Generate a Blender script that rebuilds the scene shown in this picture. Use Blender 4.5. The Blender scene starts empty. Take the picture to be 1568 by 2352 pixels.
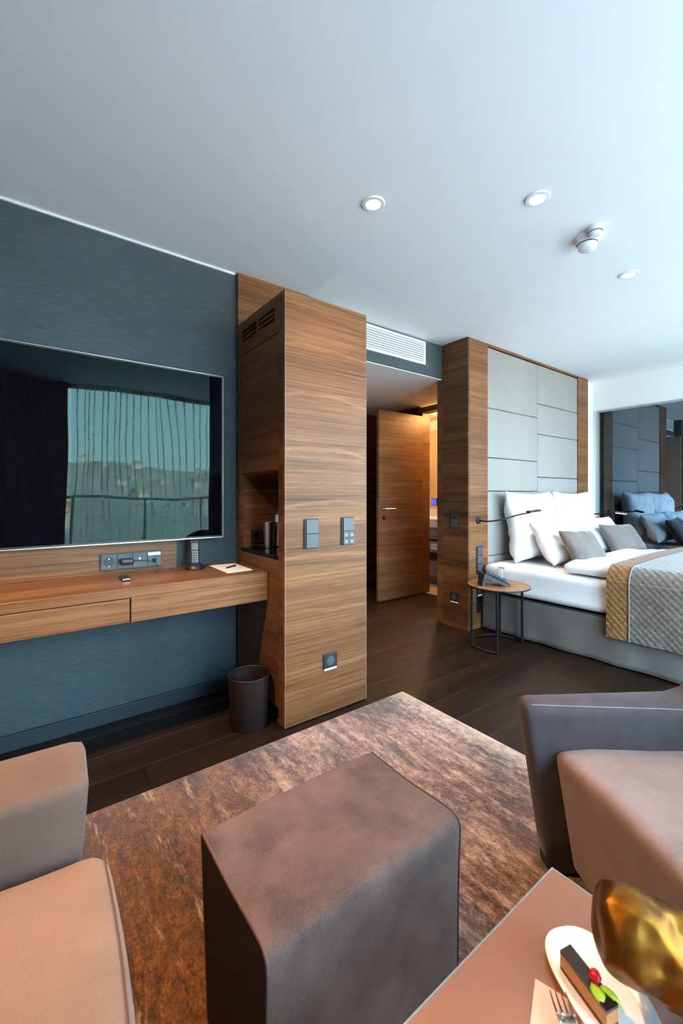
import bpy, bmesh, math, random
from mathutils import Vector, Matrix, noise
random.seed(7)
S = bpy.context.scene
COL = S.collection
PI = math.pi

# ------------------------------------------------------------------ camera
cd = bpy.data.cameras.new('camera'); cam = bpy.data.objects.new('camera', cd); COL.objects.link(cam)
cd.sensor_fit = 'VERTICAL'; cd.sensor_height = 36; cd.sensor_width = 24
cd.lens = 971 / 2352 * 36
cd.shift_y = -41 / 2352 * 1.0
cd.clip_start = .02; cd.clip_end = 4000
cam.location = (0, 0, 1.21)
cam.rotation_euler = (PI / 2, 0, math.atan2(.8002, .5996) - PI / 2)
cd.dof.use_dof = True; cd.dof.focus_distance = 2.2; cd.dof.aperture_fstop = 5.6
S.camera = cam

# ------------------------------------------------------------------ world, sun, exposure
wd = bpy.data.worlds.new('sky'); S.world = wd; wd.use_nodes = True
nt = wd.node_tree; nt.nodes.clear()
out = nt.nodes.new('ShaderNodeOutputWorld'); bg = nt.nodes.new('ShaderNodeBackground')
tc = nt.nodes.new('ShaderNodeTexCoord'); sx = nt.nodes.new('ShaderNodeSeparateXYZ'); rp = nt.nodes.new('ShaderNodeValToRGB')
nt.links.new(tc.outputs['Generated'], sx.inputs[0]); nt.links.new(sx.outputs['Z'], rp.inputs[0])
nt.links.new(rp.outputs[0], bg.inputs[0]); nt.links.new(bg.outputs[0], out.inputs[0])
e = rp.color_ramp.elements
e[0].position = 0; e[0].color = (.80, .89, .90, 1)
e[1].position = .75; e[1].color = (.28, .55, .96, 1)
k = e.new(.10); k.color = (.68, .86, 1.0, 1)
k = e.new(.30); k.color = (.50, .76, 1.0, 1)
bg.inputs['Strength'].default_value = 19.5
sl = bpy.data.lights.new('sun', 'SUN'); sl.energy = 200; sl.color = (1, .96, .90); sl.angle = .01
sun = bpy.data.objects.new('sun', sl); COL.objects.link(sun)
sun.rotation_euler = (math.radians(-62), 0, math.radians(-20))
S.view_settings.view_transform = 'Standard'; S.view_settings.look = 'None'
S.view_settings.exposure = 0.52; S.view_settings.gamma = 1; S.view_settings.use_curve_mapping = False
S.cycles.use_denoising = True
S.cycles.max_bounces = 10; S.cycles.diffuse_bounces = 6; S.cycles.glossy_bounces = 4
S.cycles.transmission_bounces = 6; S.cycles.transparent_max_bounces = 24
S.cycles.caustics_reflective = False; S.cycles.caustics_refractive = False
S.cycles.sample_clamp_indirect = 8
for x0, x1 in ((.30, 2.98), (3.14, 5.62)):       # sampling portals exactly in the window openings
    l = bpy.data.lights.new('window_portal', 'AREA'); l.shape = 'RECTANGLE'; l.size = x1 - x0; l.size_y = 2.5
    l.cycles.is_portal = True
    o = bpy.data.objects.new('window_portal', l); COL.objects.link(o)
    o.location = ((x0 + x1) / 2, -1.27, 1.3); o.rotation_euler = (PI / 2, 0, 0)

# ------------------------------------------------------------------ object helpers
W = {}
def link(o, parent):
    COL.objects.link(o)
    if parent is not None:
        o.parent = parent
def obj(name, bm, mat, parent=None, smooth=False, local=False, label=None, cat=None, group=None, kind=None, fix=True):
    """one mesh object; coordinates are world ones unless local"""
    if fix: bmesh.ops.recalc_face_normals(bm, faces=bm.faces[:])
    base = Vector((0, 0, 0))
    if parent is not None:
        if not local: base = W.get(parent, base)
    elif len(bm.verts):
        xs = [v.co.x for v in bm.verts]; ys = [v.co.y for v in bm.verts]; zs = [v.co.z for v in bm.verts]
        base = Vector(((min(xs) + max(xs)) / 2, (min(ys) + max(ys)) / 2, min(zs)))
    if base.length: bmesh.ops.translate(bm, vec=-base, verts=bm.verts[:])
    me = bpy.data.meshes.new(name); bm.to_mesh(me); bm.free()
    if smooth:
        for p in me.polygons: p.use_smooth = True
        if smooth != 'all':
            me.set_sharp_from_angle(angle=math.radians(35))
    me.materials.append(mat)
    o = bpy.data.objects.new(name, me); link(o, parent)
    if parent is None: o.location = base
    W[o] = base
    tag(o, label, cat, group, kind)
    return o
def tag(o, label=None, cat=None, group=None, kind=None):
    if label: o['label'] = label
    if cat: o['category'] = cat
    if group: o['group'] = group
    if kind: o['kind'] = kind
    return o
def thing(name, label, cat, loc, rotz=0, group=None, kind=None):
    o = bpy.data.objects.new(name, None); COL.objects.link(o); o.location = loc; o.rotation_euler = (0, 0, rotz)
    o.empty_display_size = .05
    W[o] = Vector(loc)
    return tag(o, label, cat, group, kind)
def copy_tree(o, parent=None):
    c = o.copy(); COL.objects.link(c); c.parent = parent
    for ch in list(o.children): copy_tree(ch, c)
    return c

def B(): return bmesh.new()
def bx(bm, x0, x1, y0, y1, z0, z1, bev=0, seg=2):
    m = Matrix.Translation(((x0 + x1) / 2, (y0 + y1) / 2, (z0 + z1) / 2)) @ Matrix.Diagonal((abs(x1 - x0), abs(y1 - y0), abs(z1 - z0), 1))
    r = bmesh.ops.create_cube(bm, size=1, matrix=m)
    if bev > 0:
        es = list({e for v in r['verts'] for e in v.link_edges})
        bmesh.ops.bevel(bm, geom=es, offset=bev, segments=seg, profile=.5, affect='EDGES')
    return bm
def box(*a, **k): return bx(B(), *a, **k)
def lathe(bm, prof, c=(0, 0, 0), n=32, axis='Z', closed=False):
    rings = []
    for r, h in prof:
        ring = []
        for i in range(n):
            a = 2 * PI * i / n
            p = (r * math.cos(a), r * math.sin(a), h)
            if axis == 'Y': p = (p[0], p[2], p[1])
            if axis == 'X': p = (p[2], p[0], p[1])
            ring.append(bm.verts.new((c[0] + p[0], c[1] + p[1], c[2] + p[2])))
        rings.append(ring)
    for a, b in zip(rings, rings[1:]):
        for i in range(n): bm.faces.new((a[i], a[(i + 1) % n], b[(i + 1) % n], b[i]))
    if closed:
        a, b = rings[-1], rings[0]
        for i in range(n): bm.faces.new((a[i], a[(i + 1) % n], b[(i + 1) % n], b[i]))
    else:
        bm.faces.new(rings[0][::-1]); bm.faces.new(rings[-1])
    return bm
def smoothpath(pts, n=8):
    P = [Vector(p) for p in pts]; out = []
    for i in range(len(P) - 1):
        p0 = P[max(i - 1, 0)]; p1 = P[i]; p2 = P[i + 1]; p3 = P[min(i + 2, len(P) - 1)]
        for j in range(n):
            t = j / n
            out.append(.5 * ((2 * p1) + (p2 - p0) * t + (2 * p0 - 5 * p1 + 4 * p2 - p3) * t * t + (3 * p1 - p0 - 3 * p2 + p3) * t ** 3))
    out.append(P[-1]); return out
def tube(bm, pts, r, n=8, closed=False):
    P = [Vector(p) for p in pts]; m = len(P); rings = []; up = None
    for i, p in enumerate(P):
        if closed: d = P[(i + 1) % m] - P[i - 1]
        else: d = P[min(i + 1, m - 1)] - P[max(i - 1, 0)]
        d.normalize()
        if up is None:
            up = Vector((0, 0, 1)) if abs(d.z) < .9 else Vector((1, 0, 0))
        a = (up - d * up.dot(d)).normalized(); b = d.cross(a); up = a
        rr = r[i] if isinstance(r, (list, tuple)) else r
        rings.append([bm.verts.new(p + a * rr * math.cos(2 * PI * k / n) + b * rr * math.sin(2 * PI * k / n)) for k in range(n)])
    for i in range(m if closed else m - 1):
        a, b = rings[i], rings[(i + 1) % m]
        for k in range(n): bm.faces.new((a[k], a[(k + 1) % n], b[(k + 1) % n], b[k]))
    if not closed: bm.faces.new(rings[0][::-1]); bm.faces.new(rings[-1])
    return bm
def rbox(bm, c, size, r, n=14, fn=None):
    """rounded box as a dense cube grid, optionally deformed by fn"""
    hx, hy, hz = size[0] / 2, size[1] / 2, size[2] / 2
    cache = {}
    def vert(i, j, k):
        key = (i, j, k)
        if key in cache: return cache[key]
        def g(t, h):
            t = t / n * 2 - 1
            return h * math.copysign(abs(t) ** .75, t)      # crowd the samples to the rims
        p = Vector((g(i, hx), g(j, hy), g(k, hz)))
        q = Vector((max(-hx + r, min(hx - r, p.x)), max(-hy + r, min(hy - r, p.y)), max(-hz + r, min(hz - r, p.z))))
        d = p - q
        if d.length > 1e-9: p = q + d.normalized() * r
        p = p + Vector(c)
        if fn: p = Vector(fn(p))
        cache[key] = bm.verts.new(p); return cache[key]
    for a in range(n):
        for b in range(n):
            for f in (0, n):
                bm.faces.new((vert(a, b, f), vert(a + 1, b, f), vert(a + 1, b + 1, f), vert(a, b + 1, f)))
                bm.faces.new((vert(a, f, b), vert(a + 1, f, b), vert(a + 1, f, b + 1), vert(a, f, b + 1)))
                bm.faces.new((vert(f, a, b), vert(f, a + 1, b), vert(f, a + 1, b + 1), vert(f, a, b + 1)))
    return bm
def grid(bm, f, nu, nv, cu=False):
    V = [[bm.verts.new(f(i / nu, j / nv)) for j in range(nv + 1)] for i in range(nu if cu else nu + 1)]
    m = nu
    for i in range(m):
        a = V[i]; b = V[(i + 1) % len(V)]
        for j in range(nv): bm.faces.new((a[j], b[j], b[j + 1], a[j + 1]))
    return bm
def sheet(bm, f, nu, nv, th):
    """a grid with thickness th (offset by vertex normals)"""
    grid(bm, f, nu, nv)
    bmesh.ops.recalc_face_normals(bm, faces=bm.faces[:]); bm.normal_update()
    bmesh.ops.solidify(bm, geom=bm.faces[:], thickness=th)
    return bm
def prism(bm, poly, axis, a, b):
    """extrude a closed polygon of 2-D points along an axis"""
    def P(p, t):
        return {'X': (t, p[0], p[1]), 'Y': (p[0], t, p[1]), 'Z': (p[0], p[1], t)}[axis]
    A = [bm.verts.new(P(p, a)) for p in poly]; C = [bm.verts.new(P(p, b)) for p in poly]
    n = len(poly)
    bm.faces.new(A[::-1]); bm.faces.new(C)
    for i in range(n): bm.faces.new((A[i], A[(i + 1) % n], C[(i + 1) % n], C[i]))
    return bm
def roundpoly(poly, rad, seg=6):
    out = []; n = len(poly)
    for i in range(n):
        p = Vector(poly[i]); a = Vector(poly[i - 1]) - p; b = Vector(poly[(i + 1) % n]) - p
        r = rad[i] if isinstance(rad, (list, tuple)) else rad
        r = min(r, a.length * .49, b.length * .49)
        a = p + a.normalized() * r; b = p + b.normalized() * r
        for k in range(seg + 1):
            t = k / seg
            out.append(tuple((1 - t) ** 2 * a + 2 * t * (1 - t) * p + t * t * b))
    return out

# ------------------------------------------------------------------ material helpers
class N:
    def __init__(s, name):
        s.m = bpy.data.materials.new(name); s.m.use_nodes = True; s.t = s.m.node_tree
        s.b = s.t.nodes['Principled BSDF']
    def n(s, typ, **k):
        x = s.t.nodes.new('ShaderNode' + typ)
        for a, v in k.items():
            if a.startswith('i_'): x.inputs[a[2:].replace('_', ' ')].default_value = v
            else: setattr(x, a, v)
        return x
    def l(s, a, b): s.t.links.new(a, b)
    def coord(s, scale=(1, 1, 1), rnd=0, rot=(0, 0, 0)):
        tc = s.n('TexCoord'); mp = s.n('Mapping'); mp.inputs['Scale'].default_value = scale; mp.inputs['Rotation'].default_value = rot
        src = tc.outputs['Object']
        if rnd:
            oi = s.n('ObjectInfo'); mu = s.n('Math', operation='MULTIPLY'); mu.inputs[1].default_value = rnd
            s.l(oi.outputs['Random'], mu.inputs[0]); ad = s.n('VectorMath', operation='ADD')
            s.l(src, ad.inputs[0]); s.l(mu.outputs[0], ad.inputs[1]); src = ad.outputs[0]
        s.l(src, mp.inputs[0]); return mp.outputs[0]
    def noise(s, vec, scale=5, detail=4, rough=.55, dist=0):
        x = s.n('TexNoise'); x.inputs['Scale'].default_value = scale; x.inputs['Detail'].default_value = detail
        x.inputs['Roughness'].default_value = rough; x.inputs['Distortion'].default_value = dist
        s.l(vec, x.inputs['Vector']); return x.outputs['Fac']
    def ramp(s, fac, stops, interp='LINEAR'):
        x = s.n('ValToRGB'); x.color_ramp.interpolation = interp; el = x.color_ramp.elements
        for i, (p, c) in enumerate(stops):
            q = el[i] if i < 2 else el.new(p)
            q.position = p; q.color = tuple(c) + (1,) if len(c) == 3 else c
        s.l(fac, x.inputs[0]); return x.outputs[0]
    def math(s, op, a, b=None, clamp=False):
        x = s.n('Math', operation=op); x.use_clamp = clamp
        for i, v in enumerate((a, b)):
            if v is None: continue
            if isinstance(v, (int, float)): x.inputs[i].default_value = v
            else: s.l(v, x.inputs[i])
        return x.outputs[0]
    def mix(s, fac, a, b, typ='MIX'):
        x = s.n('MixRGB', blend_type=typ)
        for i, v in enumerate((fac, a, b)):
            if isinstance(v, (int, float)): x.inputs[i].default_value = v
            elif isinstance(v, tuple): x.inputs[i].default_value = v + (1,)
            else: s.l(v, x.inputs[i])
        return x.outputs[0]
    def bump(s, h, strength=.2, dist=.01):
        x = s.n('Bump'); x.inputs['Strength'].default_value = strength; x.inputs['Distance'].default_value = dist
        s.l(h, x.inputs['Height']); s.l(x.outputs[0], s.b.inputs['Normal'])
    def col(s, c): s.l(c, s.b.inputs['Base Color'])
    def set(s, **k):
        for a, v in k.items():
            s.b.inputs[a.replace('_', ' ')].default_value = v
        return s
def plain(name, c, rough=.5, metal=0, **k):
    m = N(name); m.set(Base_Color=tuple(c) + (1,), Roughness=rough, Metallic=metal, **k); return m.m
def speck(name, c, rough=.5, metal=0, var=.15, scale=40, bump=.0, bdist=.002, **k):
    m = N(name); m.set(Roughness=rough, Metallic=metal, **k)
    f = m.noise(m.coord(), scale, 4, .6)
    m.col(m.ramp(f, [(.3, [x * (1 - var) for x in c]), (.7, [min(1, x * (1 + var)) for x in c])]))
    if bump: m.bump(f, bump, bdist)
    return m.m
def emit(name, c, st):
    m = N(name); m.set(Base_Color=(0, 0, 0, 1), Emission_Color=tuple(c) + (1,), Emission_Strength=st); return m.m
def wood(name, grain, dark, mid, light, rough=.42, rnd=7.3, leaf=0, coat=0.0, vary=0):
    """grain: 'H' runs along X and Y (stripes stacked in Z), 'X' along X only, 'Y' along Y only, 'Z' vertical"""
    m = N(name); m.set(Roughness=rough, Coat_Weight=coat, Coat_Roughness=.25, Specular_IOR_Level=.3)
    def sc(al, ac): return {'H': (al, al, ac), 'X': (al, ac, ac), 'Y': (ac, al, ac), 'Z': (ac, ac, al)}[grain]
    a = m.noise(m.coord(sc(.5, 9), rnd), 1.0, 5, .6, .35)
    b = m.noise(m.coord(sc(1.3, 95), rnd), 1.0, 3, .6, .1)
    c = m.noise(m.coord(sc(9, 330), rnd), 1.0, 2, .5)
    f = m.math('ADD', m.math('MULTIPLY', a, .55), m.math('MULTIPLY', b, .45))
    co = m.ramp(f, [(.34, dark), (.66, light), (.47, mid), (.56, [(x + y) / 2 for x, y in zip(mid, light)])])
    if leaf:      # veneer leaves repeat: a pale sapwood streak once per leaf
        tc = m.n('TexCoord'); sp = m.n('SeparateXYZ'); m.l(tc.outputs['Object'], sp.inputs[0])
        wob = m.math('MULTIPLY', m.noise(m.coord((1.3, 1.3, .8)), 1, 2), .22)
        z = m.math('ADD', sp.outputs['Z'], wob)
        fr = m.math('FRACT', m.math('DIVIDE', z, leaf))
        s = m.ramp(fr, [(0, (0, 0, 0)), (1, (0, 0, 0)), (.40, (0, 0, 0)), (.455, (1, 1, 1)), (.5, (.0, .0, .0))])
        d = m.ramp(fr, [(0, (.0,) * 3), (1, (.0,) * 3), (.62, (.0,) * 3), (.82, (1,) * 3), (.9, (.3,) * 3)])
        co = m.mix(m.math('MULTIPLY', s, .45), co, tuple(min(1, x * 1.25) for x in light))
        co = m.mix(m.math('MULTIPLY', d, .45), co, tuple(x * .9 for x in mid))
    co = m.mix(m.math('MULTIPLY', m.math('SUBTRACT', .52, c, True), 1.6, True), co, tuple(x * .55 for x in dark))
    if vary:
        oi = m.n('ObjectInfo'); hs = m.n('HueSaturation')
        v = m.math('ADD', m.math('MULTIPLY', oi.outputs['Random'], vary), 1 - vary / 2)
        m.l(v, hs.inputs['Value']); m.l(co, hs.inputs['Color']); co = hs.outputs[0]
    m.col(co); m.bump(c, .12, .002)
    return m.m
def cloth(name, c, var=.12, sheen=.3, rough=.9, scale=9, weave=900, bump=.25, stretch=(1, 1, 1), sheen_col=(1, 1, 1)):
    m = N(name); m.set(Roughness=rough, Sheen_Weight=sheen, Sheen_Roughness=.4, Sheen_Tint=tuple(sheen_col) + (1,))
    m.b.inputs['Specular IOR Level'].default_value = .2
    f = m.noise(m.coord(stretch), scale, 3, .55); g = m.noise(m.coord(stretch), weave, 2, .6)
    h = m.math('ADD', m.math('MULTIPLY', f, .6), m.math('MULTIPLY', g, .4))
    m.col(m.ramp(h, [(.36, [x * (1 - var) for x in c]), (.64, [min(1, x * (1 + var)) for x in c])]))
    m.bump(g, bump, .0015)
    return m.m

# ------------------------------------------------------------------ materials
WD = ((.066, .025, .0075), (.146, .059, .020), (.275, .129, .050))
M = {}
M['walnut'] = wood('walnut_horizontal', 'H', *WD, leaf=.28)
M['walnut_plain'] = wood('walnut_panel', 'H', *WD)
M['walnut_dark_shaded'] = wood('walnut_dark_shaded', 'H', (.036, .013, .0045), (.094, .036, .0135), (.18, .077, .030))  # darker copy of the walnut: shade put into the colour of side faces
M['walnut_top'] = wood('walnut_top', 'X', *WD, rough=.35)
M['walnut_door'] = wood('walnut_door', 'H', (.07, .03, .014), (.16, .075, .035), (.27, .14, .07))
M['plank'] = wood('dark_oak_floor', 'X', (.005, .0021, .0011), (.012, .005, .0023), (.027, .012, .0056), rough=.46, rnd=31, vary=.55)
M['plank'].node_tree.nodes['Principled BSDF'].inputs['Specular IOR Level'].default_value = .3
M['floor_gap'] = plain('floor_joint', (.012, .008, .006), .8)
M['ceiling'] = speck('ceiling_paint', (.90, .90, .89), .9, var=.01, scale=3)
M['white_wall'] = speck('white_wall_paint', (.82, .83, .82), .85, var=.01, scale=4)
M['white'] = plain('white_plastic', (.80, .80, .78), .4)
M['white_metal'] = plain('white_lacquer', (.85, .86, .86), .45)
def wallcloth():
    m = N('textile_wallpaper'); m.set(Roughness=.75, Sheen_Weight=.15)
    a = m.noise(m.coord((14, 14, 160)), 1, 4, .65); b = m.noise(m.coord((2, 2, 5)), 1, 3)
    f = m.math('ADD', m.math('MULTIPLY', a, .7), m.math('MULTIPLY', b, .3))
    m.col(m.ramp(f, [(.33, (.019, .042, .054)), (.68, (.056, .084, .092))])); m.bump(a, .3, .002)
    return m.m
M['wallcloth'] = wallcloth()
M['skirting'] = plain('dark_blue_skirting', (.02, .035, .045), .5)
M['headboard'] = cloth('pale_grey_upholstery', (.29, .285, .27), .05, .15, scale=4, weave=300, stretch=(1, 1, .4))
M['linen'] = cloth('white_linen', (.80, .80, .81), .02, .12, scale=3, weave=600, bump=.15)
M['skirt'] = cloth('grey_bed_skirt', (.15, .132, .118), .12, .3, scale=5, weave=500)
M['quilt'] = cloth('grey_beige_quilt', (.17, .135, .112), .18, .8, scale=30, weave=250, rough=.65)
M['quilt_border'] = cloth('tan_quilt_border', (.24, .12, .045), .18, .4, scale=30, weave=250, rough=.65)
M['cushion'] = cloth('taupe_cushion', (.15, .122, .108), .1, .5, scale=7, weave=350)
M['velvet'] = cloth('taupe_velvet', (.108, .066, .052), .34, .18, scale=11, weave=330, bump=.35, sheen_col=(.9, .7, .65))
M['velvet_grey'] = cloth('dark_grey_velvet', (.070, .054, .053), .2, .15, scale=12, weave=330, bump=.35, sheen_col=(.8, .75, .8))
M['velvet_beige'] = cloth('beige_velvet', (.235, .135, .088), .12, .12, scale=6, weave=300, bump=.2)
M['velvet_seat'] = cloth('light_taupe_velvet', (.27, .182, .158), .16, .2, scale=9, weave=300, bump=.3, sheen_col=(.9, .75, .7))
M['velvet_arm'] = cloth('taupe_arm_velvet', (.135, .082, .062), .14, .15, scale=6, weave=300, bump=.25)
M['seam'] = plain('seam_thread', (.10, .05, .04), .8)
M['seam_light'] = plain('pale_piping', (.28, .24, .22), .7)
M['leather'] = speck('dark_brown_leather', (.016, .0075, .005), .6, var=.25, scale=60, bump=.1, Specular_IOR_Level=.15)
M['black'] = speck('black_plastic', (.016, .017, .019), .38, var=.1, scale=80)
M['anthracite'] = speck('anthracite_switch', (.055, .072, .085), .4, var=.04, scale=20)
M['black_metal'] = speck('black_powder_coat', (.012, .012, .013), .45, metal=.3, var=.2, scale=120)
M['black_glass'] = plain('black_glass', (.006, .006, .007), .06)
M['chrome'] = plain('chrome', (.72, .72, .72), .18, 1)
M['steel'] = plain('brushed_steel', (.50, .47, .46), .26, 1)
M['silver'] = plain('silver_edge', (.62, .65, .67), .3, 1)
M['bin'] = speck('dark_brown_bin', (.018, .010, .009), .5, var=.1, scale=90, Specular_IOR_Level=.25)
M['paper'] = plain('paper', (.82, .82, .84), .8)
M['nightwood'] = wood('nightstand_wood', 'X', (.16, .07, .03), (.32, .15, .07), (.42, .22, .11), rough=.4)
M['porcelain'] = plain('porcelain', (.86, .84, .80), .15)
M['dark_gap'] = plain('dark_recess', (.008, .007, .006), .9)
def clearglass():
    m = N('clear_glass'); m.set(Base_Color=(1, 1, 1, 1), Roughness=0, IOR=1.45, Transmission_Weight=1); return m.m
M['glass'] = clearglass()
def pane():
    m = N('window_pane'); t = m.t; t.nodes.remove(m.b)
    tr = m.n('BsdfTransparent'); tr.inputs[0].default_value = (.97, .99, .985, 1)
    gl = m.n('BsdfGlossy'); gl.inputs['Roughness'].default_value = 0
    mx = m.n('MixShader'); mx.inputs[0].default_value = .05
    m.l(tr.outputs[0], mx.inputs[1]); m.l(gl.outputs[0], mx.inputs[2]); m.l(mx.outputs[0], t.nodes['Material Output'].inputs[0]); return m.m
M['pane'] = pane()
def sheer():
    m = N('sheer_curtain'); t = m.t; t.nodes.remove(m.b)
    tr = m.n('BsdfTransparent'); tr.inputs[0].default_value = (1, 1, 1, 1)
    tl = m.n('BsdfTranslucent'); tl.inputs[0].default_value = (.80, .80, .77, 1)
    mx = m.n('MixShader'); mx.inputs[0].default_value = .28
    m.l(tr.outputs[0], mx.inputs[1]); m.l(tl.outputs[0], mx.inputs[2]); m.l(mx.outputs[0], t.nodes['Material Output'].inputs[0]); return m.m
M['sheer'] = sheer()
M['drape'] = cloth('dark_drape', (.07, .07, .075), .1, .2)
def screen():
    m = N('tv_screen'); m.set(Base_Color=(.002, .002, .003, 1), Roughness=.012, IOR=1.30, Specular_Tint=(.62, 1, .92, 1))
    f = m.noise(m.coord((2.2, 1, 1.3)), 1.1, 1, .3); m.bump(f, .035, .12)
    return m.m
M['screen'] = screen()
def mirror(name, c, rough=.01):
    m = N(name); m.set(Base_Color=tuple(c) + (1,), Roughness=rough, Metallic=1); return m.m
M['tinted'] = mirror('blue_tinted_mirror', (.17, .23, .30))
M['mirror'] = mirror('mirror', (.8, .8, .8))
def tabletop():
    m = N('pink_back_painted_glass'); m.set(Base_Color=(.22, .080, .040, 1), Roughness=.3, Coat_Weight=.6, Coat_Roughness=.12); return m.m
M['table'] = tabletop()
M['glass_edge'] = plain('glass_edge', (.20, .22, .21), .2)
def gold():
    m = N('hammered_gold'); m.set(Metallic=1, Roughness=.42)
    v = m.n('TexVoronoi', feature='SMOOTH_F1'); v.inputs['Scale'].default_value = 26; v.inputs['Smoothness'].default_value = .6
    m.l(m.coord(), v.inputs['Vector'])
    f = m.noise(m.coord(), 22, 3)
    m.col(m.ramp(f, [(.3, (.13, .046, .006)), (.7, (.30, .12, .016))]))
    m.bump(v.outputs['Distance'], .7, .02); return m.m
M['gold'] = gold()
def rug():
    m = N('rug_pile'); m.set(Roughness=.95, Sheen_Weight=.35, Sheen_Roughness=.5)
    m.b.inputs['Specular IOR Level'].default_value = .1
    tc = m.n('TexCoord'); sp = m.n('SeparateXYZ'); m.l(tc.outputs['Object'], sp.inputs[0])
    big = m.noise(m.coord((2.6, 1.2, 1)), 1, 4, .6, .5)
    strk = m.noise(m.coord((8, 2.2, 1)), 1, 6, .72, .4)
    fine = m.noise(m.coord((150, 85, 1)), 1, 4, .7)
    medi = m.noise(m.coord((42, 20, 1)), 1, 5, .75)
    pile = m.noise(m.coord((1, 1, 1)), 420, 2, .7)
    def tri(a, b, c): return m.math('ADD', m.math('ADD', m.math('MULTIPLY', strk, a), m.math('MULTIPLY', medi, b)), m.math('MULTIPLY', fine, c))
    pink = m.ramp(tri(.38, .36, .26), [(.41, (.022, .010, .006)), (.60, (.54, .36, .26)), (.46, (.10, .045, .029)), (.52, (.26, .138, .094))])
    rust = m.ramp(tri(.30, .36, .34), [(.40, (.018, .006, .002)), (.62, (.27, .120, .024)), (.47, (.085, .029, .004)), (.54, (.165, .060, .007))])
    # more rust colour towards the left end of the rug (local X)
    fx = m.math('ADD', sp.outputs['X'], m.math('MULTIPLY', m.math('SUBTRACT', big, .5), 1.3))
    fr = m.ramp(fx, [(0.0, (1, 1, 1)), (1, (0, 0, 0)), (.22, (.9,) * 3), (.62, (.12,) * 3)])
    co = m.mix(fr, pink, rust)
    dk = m.ramp(m.noise(m.coord((5, 2.0, 1)), 1, 7, .76, .6), [(.49, (0,) * 3), (.62, (1,) * 3)])
    co = m.mix(m.math('MULTIPLY', dk, .75), co, (.040, .018, .010))
    lt = m.ramp(m.noise(m.coord((15, 2.6, 1), rot=(0, 0, .12)), 1, 7, .8), [(.55, (0,) * 3), (.66, (1,) * 3)])
    co = m.mix(m.math('MULTIPLY', lt, .6), co, (.62, .42, .29))
    teal = m.ramp(m.noise(m.coord((7, 4, 1), rot=(0, 0, .9)), 1, 6, .78), [(.72, (0,) * 3), (.75, (1,) * 3)])
    co = m.mix(teal, co, (.20, .30, .26))
    ed = m.ramp(m.math('ADD', m.math('SUBTRACT', sp.outputs['X'], .62), m.math('MULTIPLY', m.math('SUBTRACT', medi, .5), .35)), [(0, (0,) * 3), (1, (1,) * 3), (.80, (0,) * 3), (.93, (1,) * 3)])
    co = m.mix(m.math('MULTIPLY', ed, .55), co, (.60, .44, .33))
    pv = m.n('MapRange'); pv.inputs[3].default_value = .72; pv.inputs[4].default_value = 1.28
    m.l(pile, pv.inputs[0])
    co = m.mix(1, co, pv.outputs[0], 'MULTIPLY')
    m.col(co); m.bump(m.math('ADD', m.math('MULTIPLY', pile, .6), fine), .5, .006)
    return m.m
M['rug'] = rug()
M['tile'] = speck('beige_tile', (.42, .34, .26), .35, var=.08, scale=5)
M['bath_wall'] = speck('warm_plaster', (.45, .36, .26), .7, var=.05, scale=5)

# ------------------------------------------------------------------ setting
CH = 2.6
fl = obj('floor', box(-2.4, 5.9, -1.4, 4.7, -.1, -.012), M['floor_gap'], kind='structure')
rows = 0
PW = .196
y = -1.3
while y < 4.4:
    y1 = y + PW
    if y < 2.62: xa, xb = -2.3, 5.75
    else: xa, xb = 1.6, 3.92
    x = xa - ((rows * 0.83) % 2.0)
    while x < xb:
        a, b = max(x, xa), min(x + 2.0, xb)
        if b - a > .02:
            cx, cy = (a + b) / 2, y + PW / 2
            m = box(a + .0008, b - .0008, y + .0008, y1 - .0008, -.012, 0, bev=.0012, seg=1)
            bmesh.ops.translate(m, vec=(-cx, -cy, 0), verts=m.verts[:])
            me = bpy.data.meshes.new('plank'); m.to_mesh(me); m.free(); me.materials.append(M['plank'])
            p = bpy.data.objects.new('plank', me); COL.objects.link(p); p.parent = fl
            p.location = Vector((cx, cy, 0)) - fl.location
        x += 2.0
    y = y1; rows += 1
bt = obj('floor_bathroom', box(3.925, 5.6, 2.66, 4.6, -.012, .004), M['tile'], kind='structure')
for i in range(3):
    for j in range(4):
        obj('tile', box(3.93 + i * .6, 4.525 + i * .6 if i < 2 else 5.59, 2.67 + j * .485, 3.15 + j * .485, .004, .009, bev=.002, seg=1), M['tile'], bt)

obj('ceiling', box(-2.4, 5.9, -1.4, 2.72, CH, CH + .12), M['ceiling'], kind='structure')
obj('ceiling_hall', box(1.612, 3.98, 2.612, 4.45, 2.28, 2.36), M['ceiling'], kind='structure')
obj('ceiling_bathroom', box(3.98, 5.7, 2.63, 4.7, 2.30, 2.38), M['bath_wall'], kind='structure')
obj('wall_television', box(-2.4, 1.60, 2.54, 2.66, 0, CH), M['wallcloth'], kind='structure')
obj('wall_left', box(-2.4, -2.3, -1.4, 2.54, 0, CH), M['white_wall'], kind='structure')
obj('wall_right', box(5.72, 5.85, -1.4, 2.66, 0, CH), M['white_wall'], kind='structure')
obj('wall_back', box(5.476, 5.72, 2.36, 2.6, 0, CH), M['white_wall'], kind='structure')
obj('wall_bulkhead', box(1.612, 3.13, 2.61, 2.74, 2.286, CH), M['wallcloth'], kind='structure')
obj('wall_hall_left', box(1.612, 1.70, 2.50, 4.33, 0, 2.28), speck('taupe_hall_paint', (.32, .25, .19), .8, var=.03, scale=4), kind='structure')
obj('wall_hall_end', box(1.60, 3.98, 4.33, 4.45, 0, 2.28), M['walnut_dark_shaded'], kind='structure')
obj('wall_bathroom_near', box(3.87, 3.98, 2.62, 2.76, 0, 2.28), M['walnut_dark_shaded'], kind='structure')
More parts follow.
